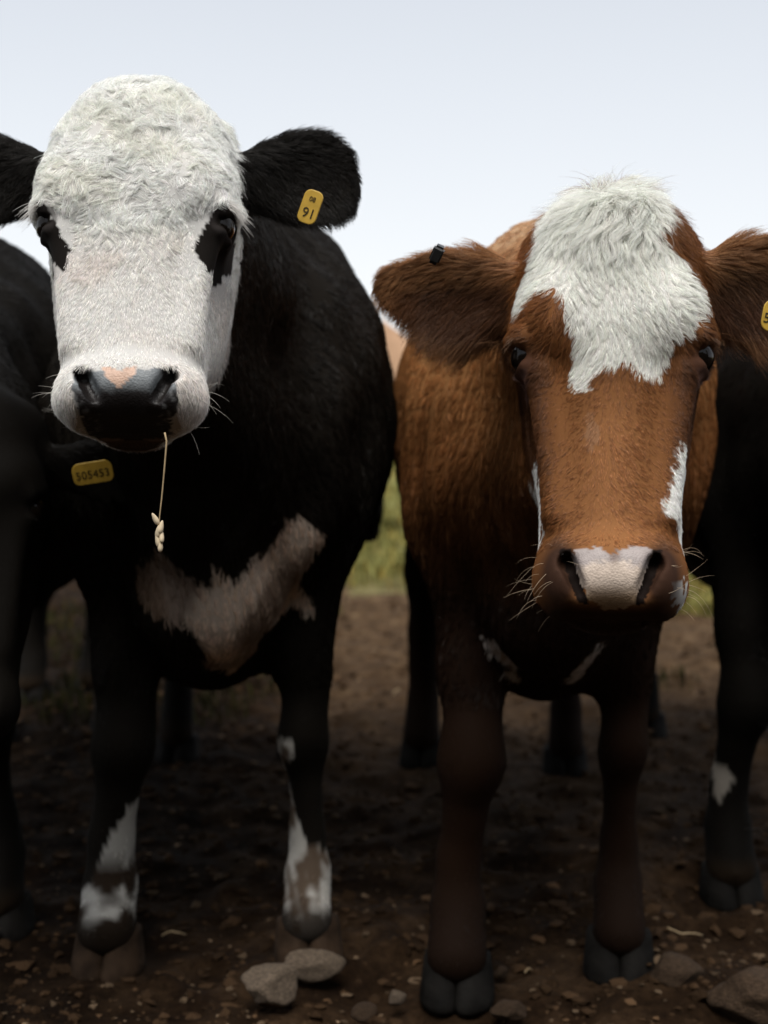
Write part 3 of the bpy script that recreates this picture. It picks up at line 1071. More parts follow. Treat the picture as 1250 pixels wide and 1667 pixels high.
def coat_far(cow, p):
    col, pad, aux = coat_black(cow, p)
    col[:] = np.array([0.40, 0.25, 0.155], F32)
    q = aux[3]
    put(col, (aux[1] < 0.03) & (np.abs(q[:, 0]) < 0.05), WHITE)
    return col, pad, aux


# ------------------------------------------------------------------ hair flow
def flow_common(cow, p, aux):
    """default lie of the coat: backwards and down on the body, outwards on ears"""
    db, dk, de, q = aux
    n = len(p)
    fl = np.tile(np.array([0, 0.35, -1.0], F32), (n, 1))
    fl[:, 1] += 0.6 * np.clip((p[:, 2] - 0.8) / 0.4, 0, 1)
    fl += 0.18 * np.stack([sinnoise(p, 16, 81 + i, 5) for i in range(3)], 1)
    ln = np.full(n, 0.017, F32)
    ln[p[:, 2] < 0.45] = 0.009
    lift = np.full(n, 0.22, F32)
    earm = (de < 0.02) & (de < dk)
    Rh = cow.Rh.astype(F32)
    ear_u = np.zeros(n, F32)
    for k in range(2):
        b, fr, L, H, _, _ = cow.ear_frames[k]
        r = (q - b.astype(F32)) @ fr.astype(F32)
        mk = earm & (r[:, 0] > -0.02) & (np.sign(q[:, 0]) == (-1 if k == 0 else 1))
        d = (fr[:, 0] * 0.75)[None] + np.array([0, 0, -0.75])[None] + fr[:, 1][None] * 0.9 * np.clip(r[:, 1:2] / H, -1, 1)
        fl[mk] = (d @ Rh.T)[mk]
        drop = np.clip(1.1 - r[:, 0] / L, 0.25, 1)
        ln[mk] = 0.017
        lift[mk] = 0.42
        edge = np.clip(np.abs(r[:, 1]) / H, 0, 1)
        ln[mk] += 0.010 * edge[mk]
        ln[mk] *= (0.45 + 0.65 * drop)[mk]
        ear_u = np.where(mk, r[:, 0] / L, ear_u)
    return fl.astype(F32), ln, lift, earm


def head_dir(cow, v):
    return np.asarray(v, F32) @ cow.Rh.T.astype(F32)


def style_white_faced(cow, p, aux, g):
    db, dk, de, q = aux
    fl, ln, lift, earm = flow_common(cow, p, aux)
    x, y, z = q.T
    n = len(p)
    curl, wave, clump = np.full(n, 0.05, F32), 0.05, np.full(n, 0.35, F32)
    sk = (dk < 0.03) & ~earm & (dk <= db + 0.02)
    h = np.stack([x * 1.3, np.full(n, 0.25), (z - 0.185)], 1)
    h = norm(h + 1e-4)
    h = h + 0.75 * np.stack([sinnoise(p, 38, 101, 5), 0.3 * sinnoise(p, 38, 102, 5), sinnoise(p, 38, 103, 5)], 1) * np.clip((z + 0.02) / 0.06, 0, 1)[:, None]
    lowf = np.clip((0.01 - z) / 0.08, 0, 1)[:, None]
    hl = np.stack([x * 4.0, np.full(n, 0.15), np.full(n, -0.8)], 1)
    h = h * (1 - lowf) + hl * lowf
    fl[sk] = head_dir(cow, h)[sk]
    curly = np.clip((z + 0.09) / 0.15, 0, 1)
    ln[sk] = (0.0095 + 0.0055 * curly + 0.006 * np.clip((z - 0.10) / 0.08, 0, 1))[sk]
    ln[sk & (np.abs(x) > 0.085) & (z > -0.02)] *= 1.15
    lift[sk] = (0.28 + 0.06 * curly)[sk]
    curl[sk] = (0.03 + 0.22 * curly)[sk]
    clump[sk] = (0.15 + 0.45 * curly)[sk]
    nose = sk & (z < -0.172) & (y < 0.02) & (np.abs(x) < .055)
    ln[nose] = 0.003
    eye = np.minimum(np.hypot(np.hypot(x - .101, z - .022), y - .03), np.hypot(np.hypot(x + .101, z - .022), y - .03))
    pe = np.minimum(np.hypot((x - .092) / .8, z + .006), np.hypot((x + .092) / .8, z + .006))
    ln[sk & (pe < 0.062) & (y < .12)] *= np.clip(pe / 0.062, 0.45, 1.0)[sk & (pe < 0.062) & (y < .12)]
    ln[sk & (eye < 0.030)] = 0.0030
    ln[sk & (eye < 0.018)] = 0.0010
    return fl, ln, lift, curl, wave * 0.55, clump


def style_brown(cow, p, aux, g):
    db, dk, de, q = aux
    fl, ln, lift, earm = flow_common(cow, p, aux)
    x, y, z = q.T
    n = len(p)
    curl, clump = np.full(n, 0.04, F32), np.full(n, 0.40, F32)
    body = ~earm & (dk > 0.03)
    ln[body & (p[:, 2] > 0.6)] = 0.018
    ln[earm] *= 1.5
    for k in range(2):
        b, fr, L, H, _, _ = cow.ear_frames[k]
        r = (q - b.astype(F32)) @ fr.astype(F32)
        hang = earm & (np.sign(x) == (-1 if k == 0 else 1)) & (r[:, 1] < 0.1 * H)
        ln[hang] += (0.022 * np.clip(0.3 - r[:, 1] / H, 0, 1) * np.clip(1.3 - np.abs(r[:, 0] / L - 0.35) * 3, 0, 1))[hang]
    sk = (dk < 0.03) & ~earm & (dk <= db + 0.02)
    wob = np.stack([sinnoise(p, 40, 111, 5), np.zeros(n), sinnoise(p, 40, 112, 5)], 1)
    down = np.stack([(x + 0.005) * 7.0, np.full(n, -0.1), np.full(n, -1.0)], 1)
    side = np.stack([np.sign(x) * 0.9, np.full(n, 0.5), np.full(n, -0.35)], 1)
    h = down + 0.30 * wob
    tops = np.clip((z - 0.10) / 0.08, 0, 1)
    w = np.clip((np.abs(x) - 0.055) / 0.03, 0, 1)[:, None]
    h = h * (1 - w) + side * w
    low = np.clip((0.01 - z) / 0.03, 0, 1)[:, None]
    face = np.stack([np.sign(x) * np.clip(np.abs(x) * 30, 0, 0.9), np.full(n, 0.1), np.full(n, -0.7)], 1) + 0.15 * wob
    h = h * (1 - low) + face * low
    fl[sk] = head_dir(cow, h)[sk]
    ln[sk] = (0.0085 + 0.010 * np.clip((z + 0.02) / 0.06, 0, 1) + 0.036 * tops * np.clip(1.3 - np.abs(x) / 0.06, 0, 1))[sk]
    ln[sk & (z < -0.08)] = 0.0095
    fly = sk & (z > 0.15) & (g.random(n) < 0.05)
    ln[fly] *= 1.3
    lift[fly] = 0.5
    lift[sk] = (0.27 + 0.08 * tops)[sk]
    clump[sk] = (0.35 + 0.3 * np.clip(z / 0.05, 0, 1))[sk]
    lift[fly] = 0.45
    clump[fly] = 0.1
    curl[sk] = (0.03 + 0.05 * np.clip(z / 0.05, 0, 1))[sk]
    muz = sk & (z < -0.19) & (y < 0.03)
    ln[muz] = 0.0030
    eye = np.minimum(np.hypot(np.hypot(x - .096, z - .022), y - .03), np.hypot(np.hypot(x + .096, z - .022), y - .03))
    ln[sk & (eye < 0.028)] = 0.004
    ln[sk & (eye < 0.017)] = 0.0012
    return fl, ln, lift, curl, 0.05, clump


def style_plain(cow, p, aux, g):
    fl, ln, lift, earm = flow_common(cow, p, aux)
    n = len(p)
    return fl, ln, lift, np.full(n, 0.05, F32), 0.05, np.full(n, 0.35, F32)


# ------------------------------------------------------------------ assemble a cow
def build_cow(cow, coat, style, label, hf, hc, hairs, hoof_mats, seed, group, body_hair=0.30, eyes=True):
    t = time.time()
    g = np.random.default_rng(seed)
    root = empty('cow', cow.loc, cow.yaw)
    tag(root, label, 'cow', group)
    V, Q = cow.build_mesh(hf, hc)
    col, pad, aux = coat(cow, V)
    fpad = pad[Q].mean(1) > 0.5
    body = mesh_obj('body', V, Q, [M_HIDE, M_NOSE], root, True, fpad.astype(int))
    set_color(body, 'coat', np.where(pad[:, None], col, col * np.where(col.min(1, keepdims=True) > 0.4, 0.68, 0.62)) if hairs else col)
    nv = np.empty(len(V) * 3, F32)
    body.data.vertices.foreach_get('normal', nv)
    nv = nv.reshape(-1, 3)
    if hairs:
        db, dk, de, q = aux
        y = V[:, 1]
        dens = np.where((dk < 0.03) | (de < 0.03), 1.0, body_hair * np.clip(1.3 - np.clip(y - 0.2, 0, 2) * 0.7, 0.25, 1)).astype(F32)
        dens *= np.where((dk < 0.03) & (y < cow.ho[1] + 0.16) & (q[:, 2] < 0.03), 1.9, 1.0)
        dens[pad] = 0
        dens[V[:, 2] < 0.07] = 0
        wcam = (np.array([0, 0, CAM_H]) - cow.loc) @ cow.Rb
        facing = (nv * norm(wcam[None] - V)).sum(1)
        dens *= np.where(facing > -0.35, 1, 0.12)
        P, n, tv, b = sample_surface(V, nv, Q, dens, hairs, g)
        caux = tuple((a[tv] * (b if a.ndim == 1 else b[:, :, None])).sum(1) for a in aux)
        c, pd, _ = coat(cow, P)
        keep = ~pd
        P, n, c = P[keep], n[keep], c[keep]
        caux = tuple(a[keep] for a in caux)
        fl, ln, lift, curl, wave, clump = style(cow, P, caux, g)
        onbody = (caux[1] > 0.03) & (caux[2] > 0.03)
        ln = ln * g.uniform(0.65, 1.2, len(P)).astype(F32)
        ln = ln * np.where((c.max(1) < 0.04) & (caux[1] < 0.03) & (caux[2] > 0.03), 0.35, 1.0).astype(F32)
        lift = np.clip(lift + g.normal(0, 0.07, len(P)), 0.05, 0.9).astype(F32)
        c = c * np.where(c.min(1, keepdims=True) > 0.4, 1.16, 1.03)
        c = np.clip(c, 0.003, 0.94)
        clump = np.where(onbody, np.maximum(clump, 0.65), clump)
        pts = grow(P - n * 0.0012, n, fl, ln, lift, curl, wave, clump, np.where(onbody, 0.017, 0.010), g, k=5, seed=seed)
        c = c * (1 + np.where(c.min(1) > 0.4, 0.15, 0.30) * g.normal(0, 1, len(P))).clip(0.45, 1.6)[:, None] * (1 + g.normal(0, 0.02, (len(P), 3)))
        rad = np.where(onbody, 0.00050, np.where(ln < 0.011, 0.00042, 0.00030)) * g.uniform(0.7, 1.2, len(P))
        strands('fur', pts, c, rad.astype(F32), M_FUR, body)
    for i, (hx, hy) in enumerate(cow.front + cow.hind):
        hoof(root, hx, hy - (0.0 if i < 2 else 0.0), hoof_mats[i], g.uniform(-0.08, 0.08))
    if eyes:
        for sx in (-1, 1):
            eyeball(root, cow.from_head((sx * 0.0995 * cow.hw, 0.037, 0.024)), 0.0192 * cow.hs)
    print('cow', label[:20], len(V), round(time.time() - t, 1), flush=True)
    return root, body


def lashes(cow, parent, col, g, ln=0.028, count=70, sides=(-1, 1)):
    P = []
    for sx in sides:
        for _ in range(count):
            t = g.uniform(0, 1)
            r = np.array([sx * (0.104 + 0.006 * t) * cow.hw, 0.014 + 0.034 * t, 0.044 + 0.005 * math.sin(3 * t) + g.normal(0, .002)])
            d = np.array([sx * (0.85 + g.normal(0, .10)), -0.35 + 0.5 * t + g.normal(0, .12), -0.10 + g.normal(0, .12)])
            L = ln * g.uniform(0.45, 1.1)
            s = np.linspace(0, 1, 5)[:, None]
            P.append(cow.from_head(r + d * L * s + np.array([0, 0, -0.55]) * L * s ** 2))
    P = np.array(P)
    c = np.tile(np.array(col, F32), (len(P), 1)) * g.normal(1, .1, (len(P), 1))
    return strands('eyelashes', P, c, np.full(len(P), 0.00045, F32), M_WHISK, parent)


def whiskers(cow, parent, col, g, zc=-0.225, count=30):
    P = []
    for i in range(count):
        sx = -1 if i % 2 else 1
        zz = zc + g.uniform(-0.035, 0.04)
        yy = g.uniform(-0.03, 0.06)
        r = np.array([sx * 0.14, yy, zz])
        w = np.array([cow.from_head(r + np.array([-sx * 0.001 * k, 0, 0])) for k in range(140)], F32)
        d = cow.f(w)
        k = int(np.argmax(d < 0)) if (d < 0).any() else None
        if k is None:
            continue
        r = r + np.array([-sx * 0.001 * k, 0, 0])
        dv = np.array([sx * g.uniform(0.6, 1.0), g.normal(-0.35, .35), g.normal(-0.1 + (zz - zc) * 8, .30)])
        L = g.uniform(0.012, 0.042)
        s = np.linspace(0, 1, 6)[:, None]
        P.append(cow.from_head(r + dv * L * s + np.array([-sx * 0.15, 0, g.normal(-0.25, .2)]) * L * s ** 2))
    P = np.array(P)
    c = np.tile(np.array(col, F32), (len(P), 1)) * g.normal(1, .12, (len(P), 1))
    return strands('whiskers', P, c, g.uniform(0.00014, 0.00026, len(P)).astype(F32), M_WHISK, parent)


def ear_tag(cow, parent, world_pos, w, h, text, size, rot, label, corner=0.35, arch=0.0, tx=0.0, ty=0.0):
    """flat plastic plate with rounded corners, facing the camera side"""
    pts = []
    rr = corner * min(w, h)
    for cx, cy, a0 in ((w / 2 - rr, h / 2 - rr, 0), (-w / 2 + rr, h / 2 - rr, 90), (-w / 2 + rr, -h / 2 + rr, 180), (w / 2 - rr, -h / 2 + rr, 270)):
        for a in range(0, 91, 15):
            X, Y = cx + rr * math.cos(R(a0 + a)), cy + rr * math.sin(R(a0 + a))
            if Y > 0:
                Y += arch * (1 - (2 * X / w) ** 2)
            pts.append((X, Y))
    n, th = len(pts), 0.0022
    V, Fc, off = [], [], []
    for zz, k in ((-th / 2, 0.96), (-th / 4, 1.0), (th / 4, 1.0), (th / 2, 0.96)):
        V += [(a * k, b_ * k, zz) for a, b_ in pts]
    for r in range(3):
        Fc += [(r * n + i, r * n + (i + 1) % n, (r + 1) * n + (i + 1) % n, (r + 1) * n + i) for i in range(n)]
    Fc += [tuple(reversed(range(n))), tuple(range(3 * n, 4 * n))]
    o = mesh_obj('ear_tag', V, Fc, M_TAG, parent, False)
    o.location = cow.to_local(world_pos)
    o.rotation_euler = rot
    o['label'] = label
    if text:
        for k, (tt, sz, ox, oy) in enumerate(text if isinstance(text, list) else [(text, size, tx, ty)]):
            fc = bpy.data.curves.new('lettering', 'FONT')
            fc.body = tt
            fc.size = sz
            fc.align_x, fc.align_y = 'CENTER', 'CENTER'
            fc.extrude = 0.0002
            fc.materials.append(M_INK)
            tmp = bpy.data.objects.new('lettering', fc)
            C.objects.link(tmp)
            me = bpy.data.meshes.new_from_object(tmp.evaluated_get(bpy.context.evaluated_depsgraph_get()))
            bpy.data.objects.remove(tmp)
            l = bpy.data.objects.new('lettering', me)
            C.objects.link(l)
            l.parent = o
            l.location = (ox, oy, th / 2 + 0.0004)
    return o


herd = 'cattle standing in a row facing the viewer'
wf_root, wf_body = build_cow(
    white_faced, coat_white_faced, style_white_faced,
    'black cow with curly white face, black eye patches and white socks',
    0.0036, 0.013, 600000, [M_HOOF_PALE, M_HOOF_PALE, M_HOOF_DARK, M_HOOF_DARK], 11, herd)
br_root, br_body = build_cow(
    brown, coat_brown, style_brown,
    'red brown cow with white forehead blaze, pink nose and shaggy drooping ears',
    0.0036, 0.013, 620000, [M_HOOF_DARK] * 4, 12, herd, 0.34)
bl_root, bl_body = build_cow(
    black_left, lambda c, p: coat_black(c, p), style_plain,
    'all black cow half hidden behind the white faced cow at the left edge',
    0.009, 0.014, 90000, [M_HOOF_DARK] * 4, 13, herd, 0.6)
bk_root, bk_body = build_cow(
    black_right, lambda c, p: coat_black(c, p, (c.front[0][0] - 0.02, 0.20, 0.018, 0.045)), style_plain,
    'black cow with small white shin patch beside the brown cow at the right edge',
    0.010, 0.014, 90000, [M_HOOF_DARK] * 4, 14, herd, 0.6)
bb_root, bb_body = build_cow(
    black_added, lambda c, p: coat_black(c, p), style_plain,
    'black cow standing behind the white faced cow with mostly its legs showing',  # extra cow added to darken the gap under the white faced cow
    0.014, 0.020, 0, [M_HOOF_DARK] * 4, 16, herd)
far_root, far_body = build_cow(
    far_cow, coat_far, style_plain,
    'pale brown cow far off in the field seen between the two big cows',
    0.014, 0.022, 0, [M_HOOF_DARK] * 4, 15, None)
far_root.location.z = 0.06

g_ = np.random.default_rng(5)
lashes(white_faced, wf_body, (0.75, 0.72, 0.68), g_, 0.034, 90)
lashes(brown, br_body, (0.28, 0.15, 0.08), g_, 0.020, 50)
whiskers(white_faced, wf_body, (0.62, 0.58, 0.52), g_, -0.205, 34)
whiskers(brown, br_body, (0.60, 0.46, 0.32), g_, -0.225, 44)

# ------------------------------------------------------------------ tags and clip on the ears
ear_tag(white_faced, wf_root, at(505, 337, 1.682), 0.0235, 0.040, [('91', 0.0165, 0.001, -0.008), ('08', 0.008, 0.0, 0.009)], 0.02,
        (R(88), R(20), R(-14)), 'yellow ear tag hanging in the ear')
ear_tag(black_left, bl_root, at(151, 771, 1.955), 0.056, 0.028, '505453', 0.0160, (R(104), R(-9), 0), 'yellow ear tag with black digits', 0.3, 0.006, 0, -0.001)
ear_tag(brown, br_root, at(1262, 515, 1.60), 0.030, 0.036, [('5', 0.016, -0.0095, -0.004)], 0.02, (R(88), R(10), R(8)), 'yellow ear tag cut off by the frame')
# small black clip through the upper edge of the brown cow's ear
bm = bmesh.new()
bmesh.ops.create_cube(bm, size=1)
bmesh.ops.bevel(bm, geom=bm.edges[:], offset=0.18, segments=3, affect='EDGES')
for q in bm.verts:
    q.co = Vector((q.co.x * 0.013, q.co.y * 0.024, q.co.z * 0.022))
me = bpy.data.meshes.new('ear_clip')
bm.to_mesh(me); bm.free()
me.materials.append(M_BLACK_PLASTIC)
o = bpy.data.objects.new('ear_clip', me)
C.objects.link(o)
o.parent = br_root
o.location = brown.to_local(at(711, 414, 1.652))
o.rotation_euler = (R(15), R(25), R(5))
# ------------------------------------------------------------------ ground
gx = np.concatenate([-np.geomspace(3.2, 300, 40)[::-1], np.arange(-3.0, 3.0, 0.016), np.geomspace(3.2, 300, 40)])
gy = np.concatenate([np.array([-300, -40, -10, -3, 0, 0.8, 1.2]), np.arange(1.4, 5.0, 0.014), np.arange(5.0, 9, 0.04), np.geomspace(9, 500, 70)])
GX, GY = np.meshgrid(gx, gy, indexing='ij')


def ground_h(x, y):
    h = 0.05 * (vnoise2(x * 0.7, y * 0.7, 1) - 0.5) + 0.035 * (vnoise2(x * 2.3, y * 2.3, 2) - 0.5)
    h += 0.036 * (vnoise2(x * 7, y * 7, 3) - 0.5)
    c = vnoise2(x * 17, y * 17, 4)
    h += 0.042 * np.maximum(c - 0.5, 0)
    c = vnoise2(x * 38, y * 38, 5)
    h += 0.012 * np.maximum(c - 0.45, 0)
    h += 0.0022 * vnoise2(x * 90, y * 90, 6)
    far = np.clip((y - 5) / 12, 0, None)
    h = h + 0.14 * np.minimum(far, 1) ** 2 + 0.02 * np.clip(y - 17, 0, 60)
    return h - 0.004


Hh = ground_h(GX, GY)
for cw in (white_faced, brown, black_left, black_right, black_added):       # trodden level where they stand
    for hx, hy in cw.front + cw.hind:
        w_ = cw.Rb @ np.array([hx, hy - 0.035, 0]) + cw.loc
        d2 = (GX - w_[0]) ** 2 + (GY - w_[1]) ** 2
        k = np.exp(-d2 / 0.075 ** 2)
        Hh = Hh * (1 - k) + 0.002 * k
nx_, ny_ = GX.shape
gi = np.arange(nx_ * ny_).reshape(nx_, ny_)
gq = np.stack([gi[:-1, :-1], gi[1:, :-1], gi[1:, 1:], gi[:-1, 1:]], -1).reshape(-1, 4)


def ground_mat():
    m, n, b = new_mat('trodden_earth')
    L = n.links.new
    t = N(n, 'ShaderNodeTexCoord')

    def noise(scale, detail=8, rough=0.6):
        x = N(n, 'ShaderNodeTexNoise')
        x.inputs['Scale'].default_value = scale
        x.inputs['Detail'].default_value = detail
        x.inputs['Roughness'].default_value = rough
        L(t.outputs['Object'], x.inputs['Vector'])
        return x

    def ramp(src, stops):
        r = N(n, 'ShaderNodeValToRGB')
        e = r.color_ramp.elements
        while len(e) < len(stops):
            e.new(0.5)
        for el, (pos, c) in zip(e, stops):
            el.position, el.color = pos, (*c, 1)
        L(src, r.inputs[0])
        return r

    def mix(a, b_, f, mode='MIX'):
        x = N(n, 'ShaderNodeMix', data_type='RGBA', blend_type=mode)
        if isinstance(f, float):
            x.inputs[0].default_value = f
        else:
            L(f, x.inputs[0])
        L(a, x.inputs[6]); L(b_, x.inputs[7])
        return x.outputs[2]
    dirt = ramp(noise(9).outputs['Fac'], [(0.30, (0.015, 0.0082, 0.0042)), (0.48, (0.030, 0.0170, 0.0088)), (0.62, (0.058, 0.0345, 0.0185)), (0.75, (0.090, 0.056, 0.032))])
    fine = ramp(noise(75, 8, 0.7).outputs['Fac'], [(0.3, (0.5, 0.48, 0.46)), (0.7, (1.45, 1.4, 1.35))])
    base = mix(dirt.outputs[0], fine.outputs[0], 1.0, 'MULTIPLY')
    # drier, paler soil further out, then grass
    sp = N(n, 'ShaderNodeSeparateXYZ')
    L(t.outputs['Object'], sp.inputs[0])
    big = noise(0.9, 6)
    ad = N(n, 'ShaderNodeMath', operation='MULTIPLY_ADD')
    L(big.outputs['Fac'], ad.inputs[0]); ad.inputs[1].default_value = 4.0
    mrx = N(n, 'ShaderNodeMapRange'); mrx.inputs['From Min'].default_value = -0.15; mrx.inputs['From Max'].default_value = -0.55
    mrx.inputs['To Min'].default_value = 0.0; mrx.inputs['To Max'].default_value = 5.5
    L(sp.outputs['X'], mrx.inputs[0])  # left side keeps the dark soil, painting in the herd's shade
    sb = N(n, 'ShaderNodeMath', operation='SUBTRACT')
    L(sp.outputs['Y'], sb.inputs[0]); L(mrx.outputs[0], sb.inputs[1])
    L(sb.outputs[0], ad.inputs[2])
    mr1 = N(n, 'ShaderNodeMapRange'); mr1.inputs['From Min'].default_value = 4.8; mr1.inputs['From Max'].default_value = 7.5
    L(ad.outputs[0], mr1.inputs[0])
    dry = ramp(noise(14).outputs['Fac'], [(0.3, (0.040, 0.024, 0.0125)), (0.55, (0.096, 0.059, 0.032)), (0.75, (0.19, 0.128, 0.074))])
    left_shade = N(n, 'ShaderNodeMapRange'); left_shade.inputs['From Min'].default_value = 1.0; left_shade.inputs['From Max'].default_value = 5.0  # darkens the left soil, standing in for shade cast by the cows
    left_shade.inputs['To Min'].default_value = 1.0; left_shade.inputs['To Max'].default_value = 0.45
    L(mrx.outputs[0], left_shade.inputs[0])
    base = mix(base, left_shade.outputs[0], 1.0, 'MULTIPLY')
    c1 = mix(base, dry.outputs[0], mr1.outputs[0])
    mr2 = N(n, 'ShaderNodeMapRange'); mr2.inputs['From Min'].default_value = 8.6; mr2.inputs['From Max'].default_value = 10.0
    L(ad.outputs[0], mr2.inputs[0])
    gr = ramp(noise(5).outputs['Fac'], [(0.3, (0.13, 0.125, 0.040)), (0.5, (0.21, 0.20, 0.075)), (0.7, (0.30, 0.28, 0.14))])
    c2 = mix(c1, gr.outputs[0], mr2.outputs[0])
    L(c2, b.inputs['Base Color'])
    b.inputs['Roughness'].default_value = 0.88
    b.inputs['Specular IOR Level'].default_value = 0.06
    bp = N(n, 'ShaderNodeBump')
    bp.inputs['Strength'].default_value = 0.9
    bp.inputs['Distance'].default_value = 0.012
    L(noise(120, 10, 0.7).outputs['Fac'], bp.inputs['Height'])
    L(bp.outputs[0], b.inputs['Normal'])
    return m


ground = mesh_obj('ground', np.stack([GX, GY, Hh], -1).reshape(-1, 3), gq, ground_mat())
tag(ground, 'bare brown trodden earth running back into pale green pasture', None, None, 'structure')


# ------------------------------------------------------------------ stones
def stone_mesh(seed, sub=4, planes=11, rough=0.03):
    g = np.random.default_rng(seed)
    bm = bmesh.new()
    bmesh.ops.create_icosphere(bm, subdivisions=sub, radius=1)
    v = np.array([q.co[:] for q in bm.verts], F32)
    v = v / np.linalg.norm(v, axis=1, keepdims=True)
    nrm = norm(g.normal(size=(planes, 3)))
    dist = g.uniform(0.62, 0.9, planes)
    r = np.full(len(v), 1.0)
    for k in range(planes):
        c = v @ nrm[k]
        r = np.where(c > 0.05, smin(r, dist[k] / np.maximum(c, 0.05), 0.06), r)
    v = v * r[:, None]
    v *= (1 + rough * sinnoise(v.astype(F32), 6, seed + 1) + rough * 0.5 * sinnoise(v.astype(F32), 16, seed + 2))[:, None]
    for q, co in zip(bm.verts, v):
        q.co = co
    me = bpy.data.meshes.new('stone')
    bm.to_mesh(me); bm.free()
    me.polygons.foreach_set('use_smooth', np.full(len(me.polygons), True))
    return me


M_STONE = simple_mat('stone_grey', (0.15, 0.112, 0.080), 0.85, 0.2, 0.4, 9, 0.7, 18)
M_STONE_D = simple_mat('stone_earthy', (0.066, 0.042, 0.026), 0.9, 0.15, 0.4, 9, 0.8, 18)


def stone(u, v, sx, sy, sz, rz, seed, label, mat=M_STONE, sink=0.25, tilt=0.0):
    me = stone_mesh(seed)
    me.materials.append(mat)
    o = bpy.data.objects.new('stone', me)
    C.objects.link(o)
    w = on_ground(u, v)
    o.location = (w[0], w[1], sz * (1 - 2 * sink) )
    o.scale = (sx, sy, sz)
    o.rotation_euler = (tilt, tilt * 0.5, rz)
    tag(o, label, 'stone', 'loose stones on the earth')
    return o


stone(440, 1632, 0.048, 0.042, 0.034, 0.2, 3, 'rounded grey brown stone lying just in front of the pale hoof', sink=0.1)
stone(506, 1594, 0.056, 0.028, 0.026, 0.12, 5, 'pale flat angular stone wedged under the white socked hoof', sink=0.1)
stone(645, 1632, 0.015, 0.014, 0.012, 0.1, 6, 'small pale pebble alone between the two front cows', sink=0.15)
stone(1095, 1600, 0.048, 0.05, 0.032, 0.3, 7, 'earth coloured stone beside the right hoof of the brown cow', M_STONE_D, 0.3)
stone(1228, 1645, 0.075, 0.06, 0.042, 0.1, 8, 'broad flat stone half buried at the lower right corner', M_STONE_D, 0.25)
stone(592, 1655, 0.022, 0.018, 0.014, 0.9, 9, 'dull brown stone low in front between the cows', M_STONE_D, 0.25)
stone(830, 1655, 0.030, 0.022, 0.016, 0.4, 10, 'dark flat stone in front of the left hoof of the brown cow', M_STONE_D, 0.25)
stone(815, 1590, 0.014, 0.012, 0.011, 1.2, 12, 'small earthy pebble beside the left hoof of the brown cow', M_STONE_D, 0.2)

# clods and grit, nobody could count them
def scatter(name, count, yr, size, mat, seed, label, xr=1.0):
    g = np.random.default_rng(seed)
    bm = bmesh.new()
    bmesh.ops.create_icosphere(bm, subdivisions=1, radius=1)
    bv = np.array([q.co[:] for q in bm.verts], F32)
    bf = np.array([[q.index for q in f.verts] for f in bm.faces])
    bm.free()
    y = yr[0] + (yr[1] - yr[0]) * g.random(count) ** 1.6
    x = (g.random(count) * 2 - 1) * (0.30 * y + 0.25) * xr
    s = size[0] * (size[1] / size[0]) ** (g.random(count) ** 2.2)
    sh = g.uniform(0.55, 1.15, (count, 1, 3)) * np.array([1, 1, 0.55])
    an = g.uniform(0, 6.28, count)
    vv = bv[None] * (1 + 0.30 * g.normal(size=(count, len(bv), 1))) * sh * s[:, None, None]
    ca, sa = np.cos(an)[:, None], np.sin(an)[:, None]
    X = vv[..., 0] * ca - vv[..., 1] * sa + x[:, None]
    Y = vv[..., 0] * sa + vv[..., 1] * ca + y[:, None]
    Z = vv[..., 2] + (ground_h(x, y) + s * 0.15)[:, None]
    V = np.stack([X, Y, Z], -1).reshape(-1, 3)
    Fc = (bf[None] + (np.arange(count) * len(bv))[:, None, None]).reshape(-1, 3)
    o = mesh_obj(name, V, Fc, mat, None, False)
    shade = (g.uniform(0.55, 1.5, count) * np.where(g.random(count) < 0.06, 2.2, 1))[:, None] * np.array([[1, 0.98, 0.96]])
    set_color(o, 'tint', np.repeat(shade, len(bv), 0))
    tag(o, label, None, None, 'stuff')
    return o


def clod_mat(name, col):
    m, n, b = new_mat(name)
    a = N(n, 'ShaderNodeAttribute', attribute_name='tint')
    mu = N(n, 'ShaderNodeMix', data_type='RGBA', blend_type='MULTIPLY')
    mu.inputs[0].default_value = 1
    mu.inputs[6].default_value = (*col, 1)
    n.links.new(a.outputs['Color'], mu.inputs[7])
    t = N(n, 'ShaderNodeTexCoord')
    no = N(n, 'ShaderNodeTexNoise')
    no.inputs['Scale'].default_value = 150
    no.inputs['Detail'].default_value = 6
    n.links.new(t.outputs['Object'], no.inputs['Vector'])
    bp = N(n, 'ShaderNodeBump')
    bp.inputs['Strength'].default_value = 0.7
    bp.inputs['Distance'].default_value = 0.006
    n.links.new(no.outputs['Fac'], bp.inputs['Height'])
    n.links.new(bp.outputs[0], b.inputs['Normal'])
    n.links.new(mu.outputs[2], b.inputs['Base Color'])
    b.inputs['Roughness'].default_value = 0.9
    b.inputs['Specular IOR Level'].default_value = 0.06
    return m


scatter('dirt_clods', 16000, (1.75, 9.5), (0.003, 0.019), clod_mat('clod_earth', (0.046, 0.0270, 0.0145)), 31, 'crumbled clods of dark earth underfoot')
scatter('gravel', 4200, (1.75, 9.0), (0.0025, 0.012), clod_mat('grit', (0.11, 0.076, 0.048)), 32, 'scattered pale grit on the earth')


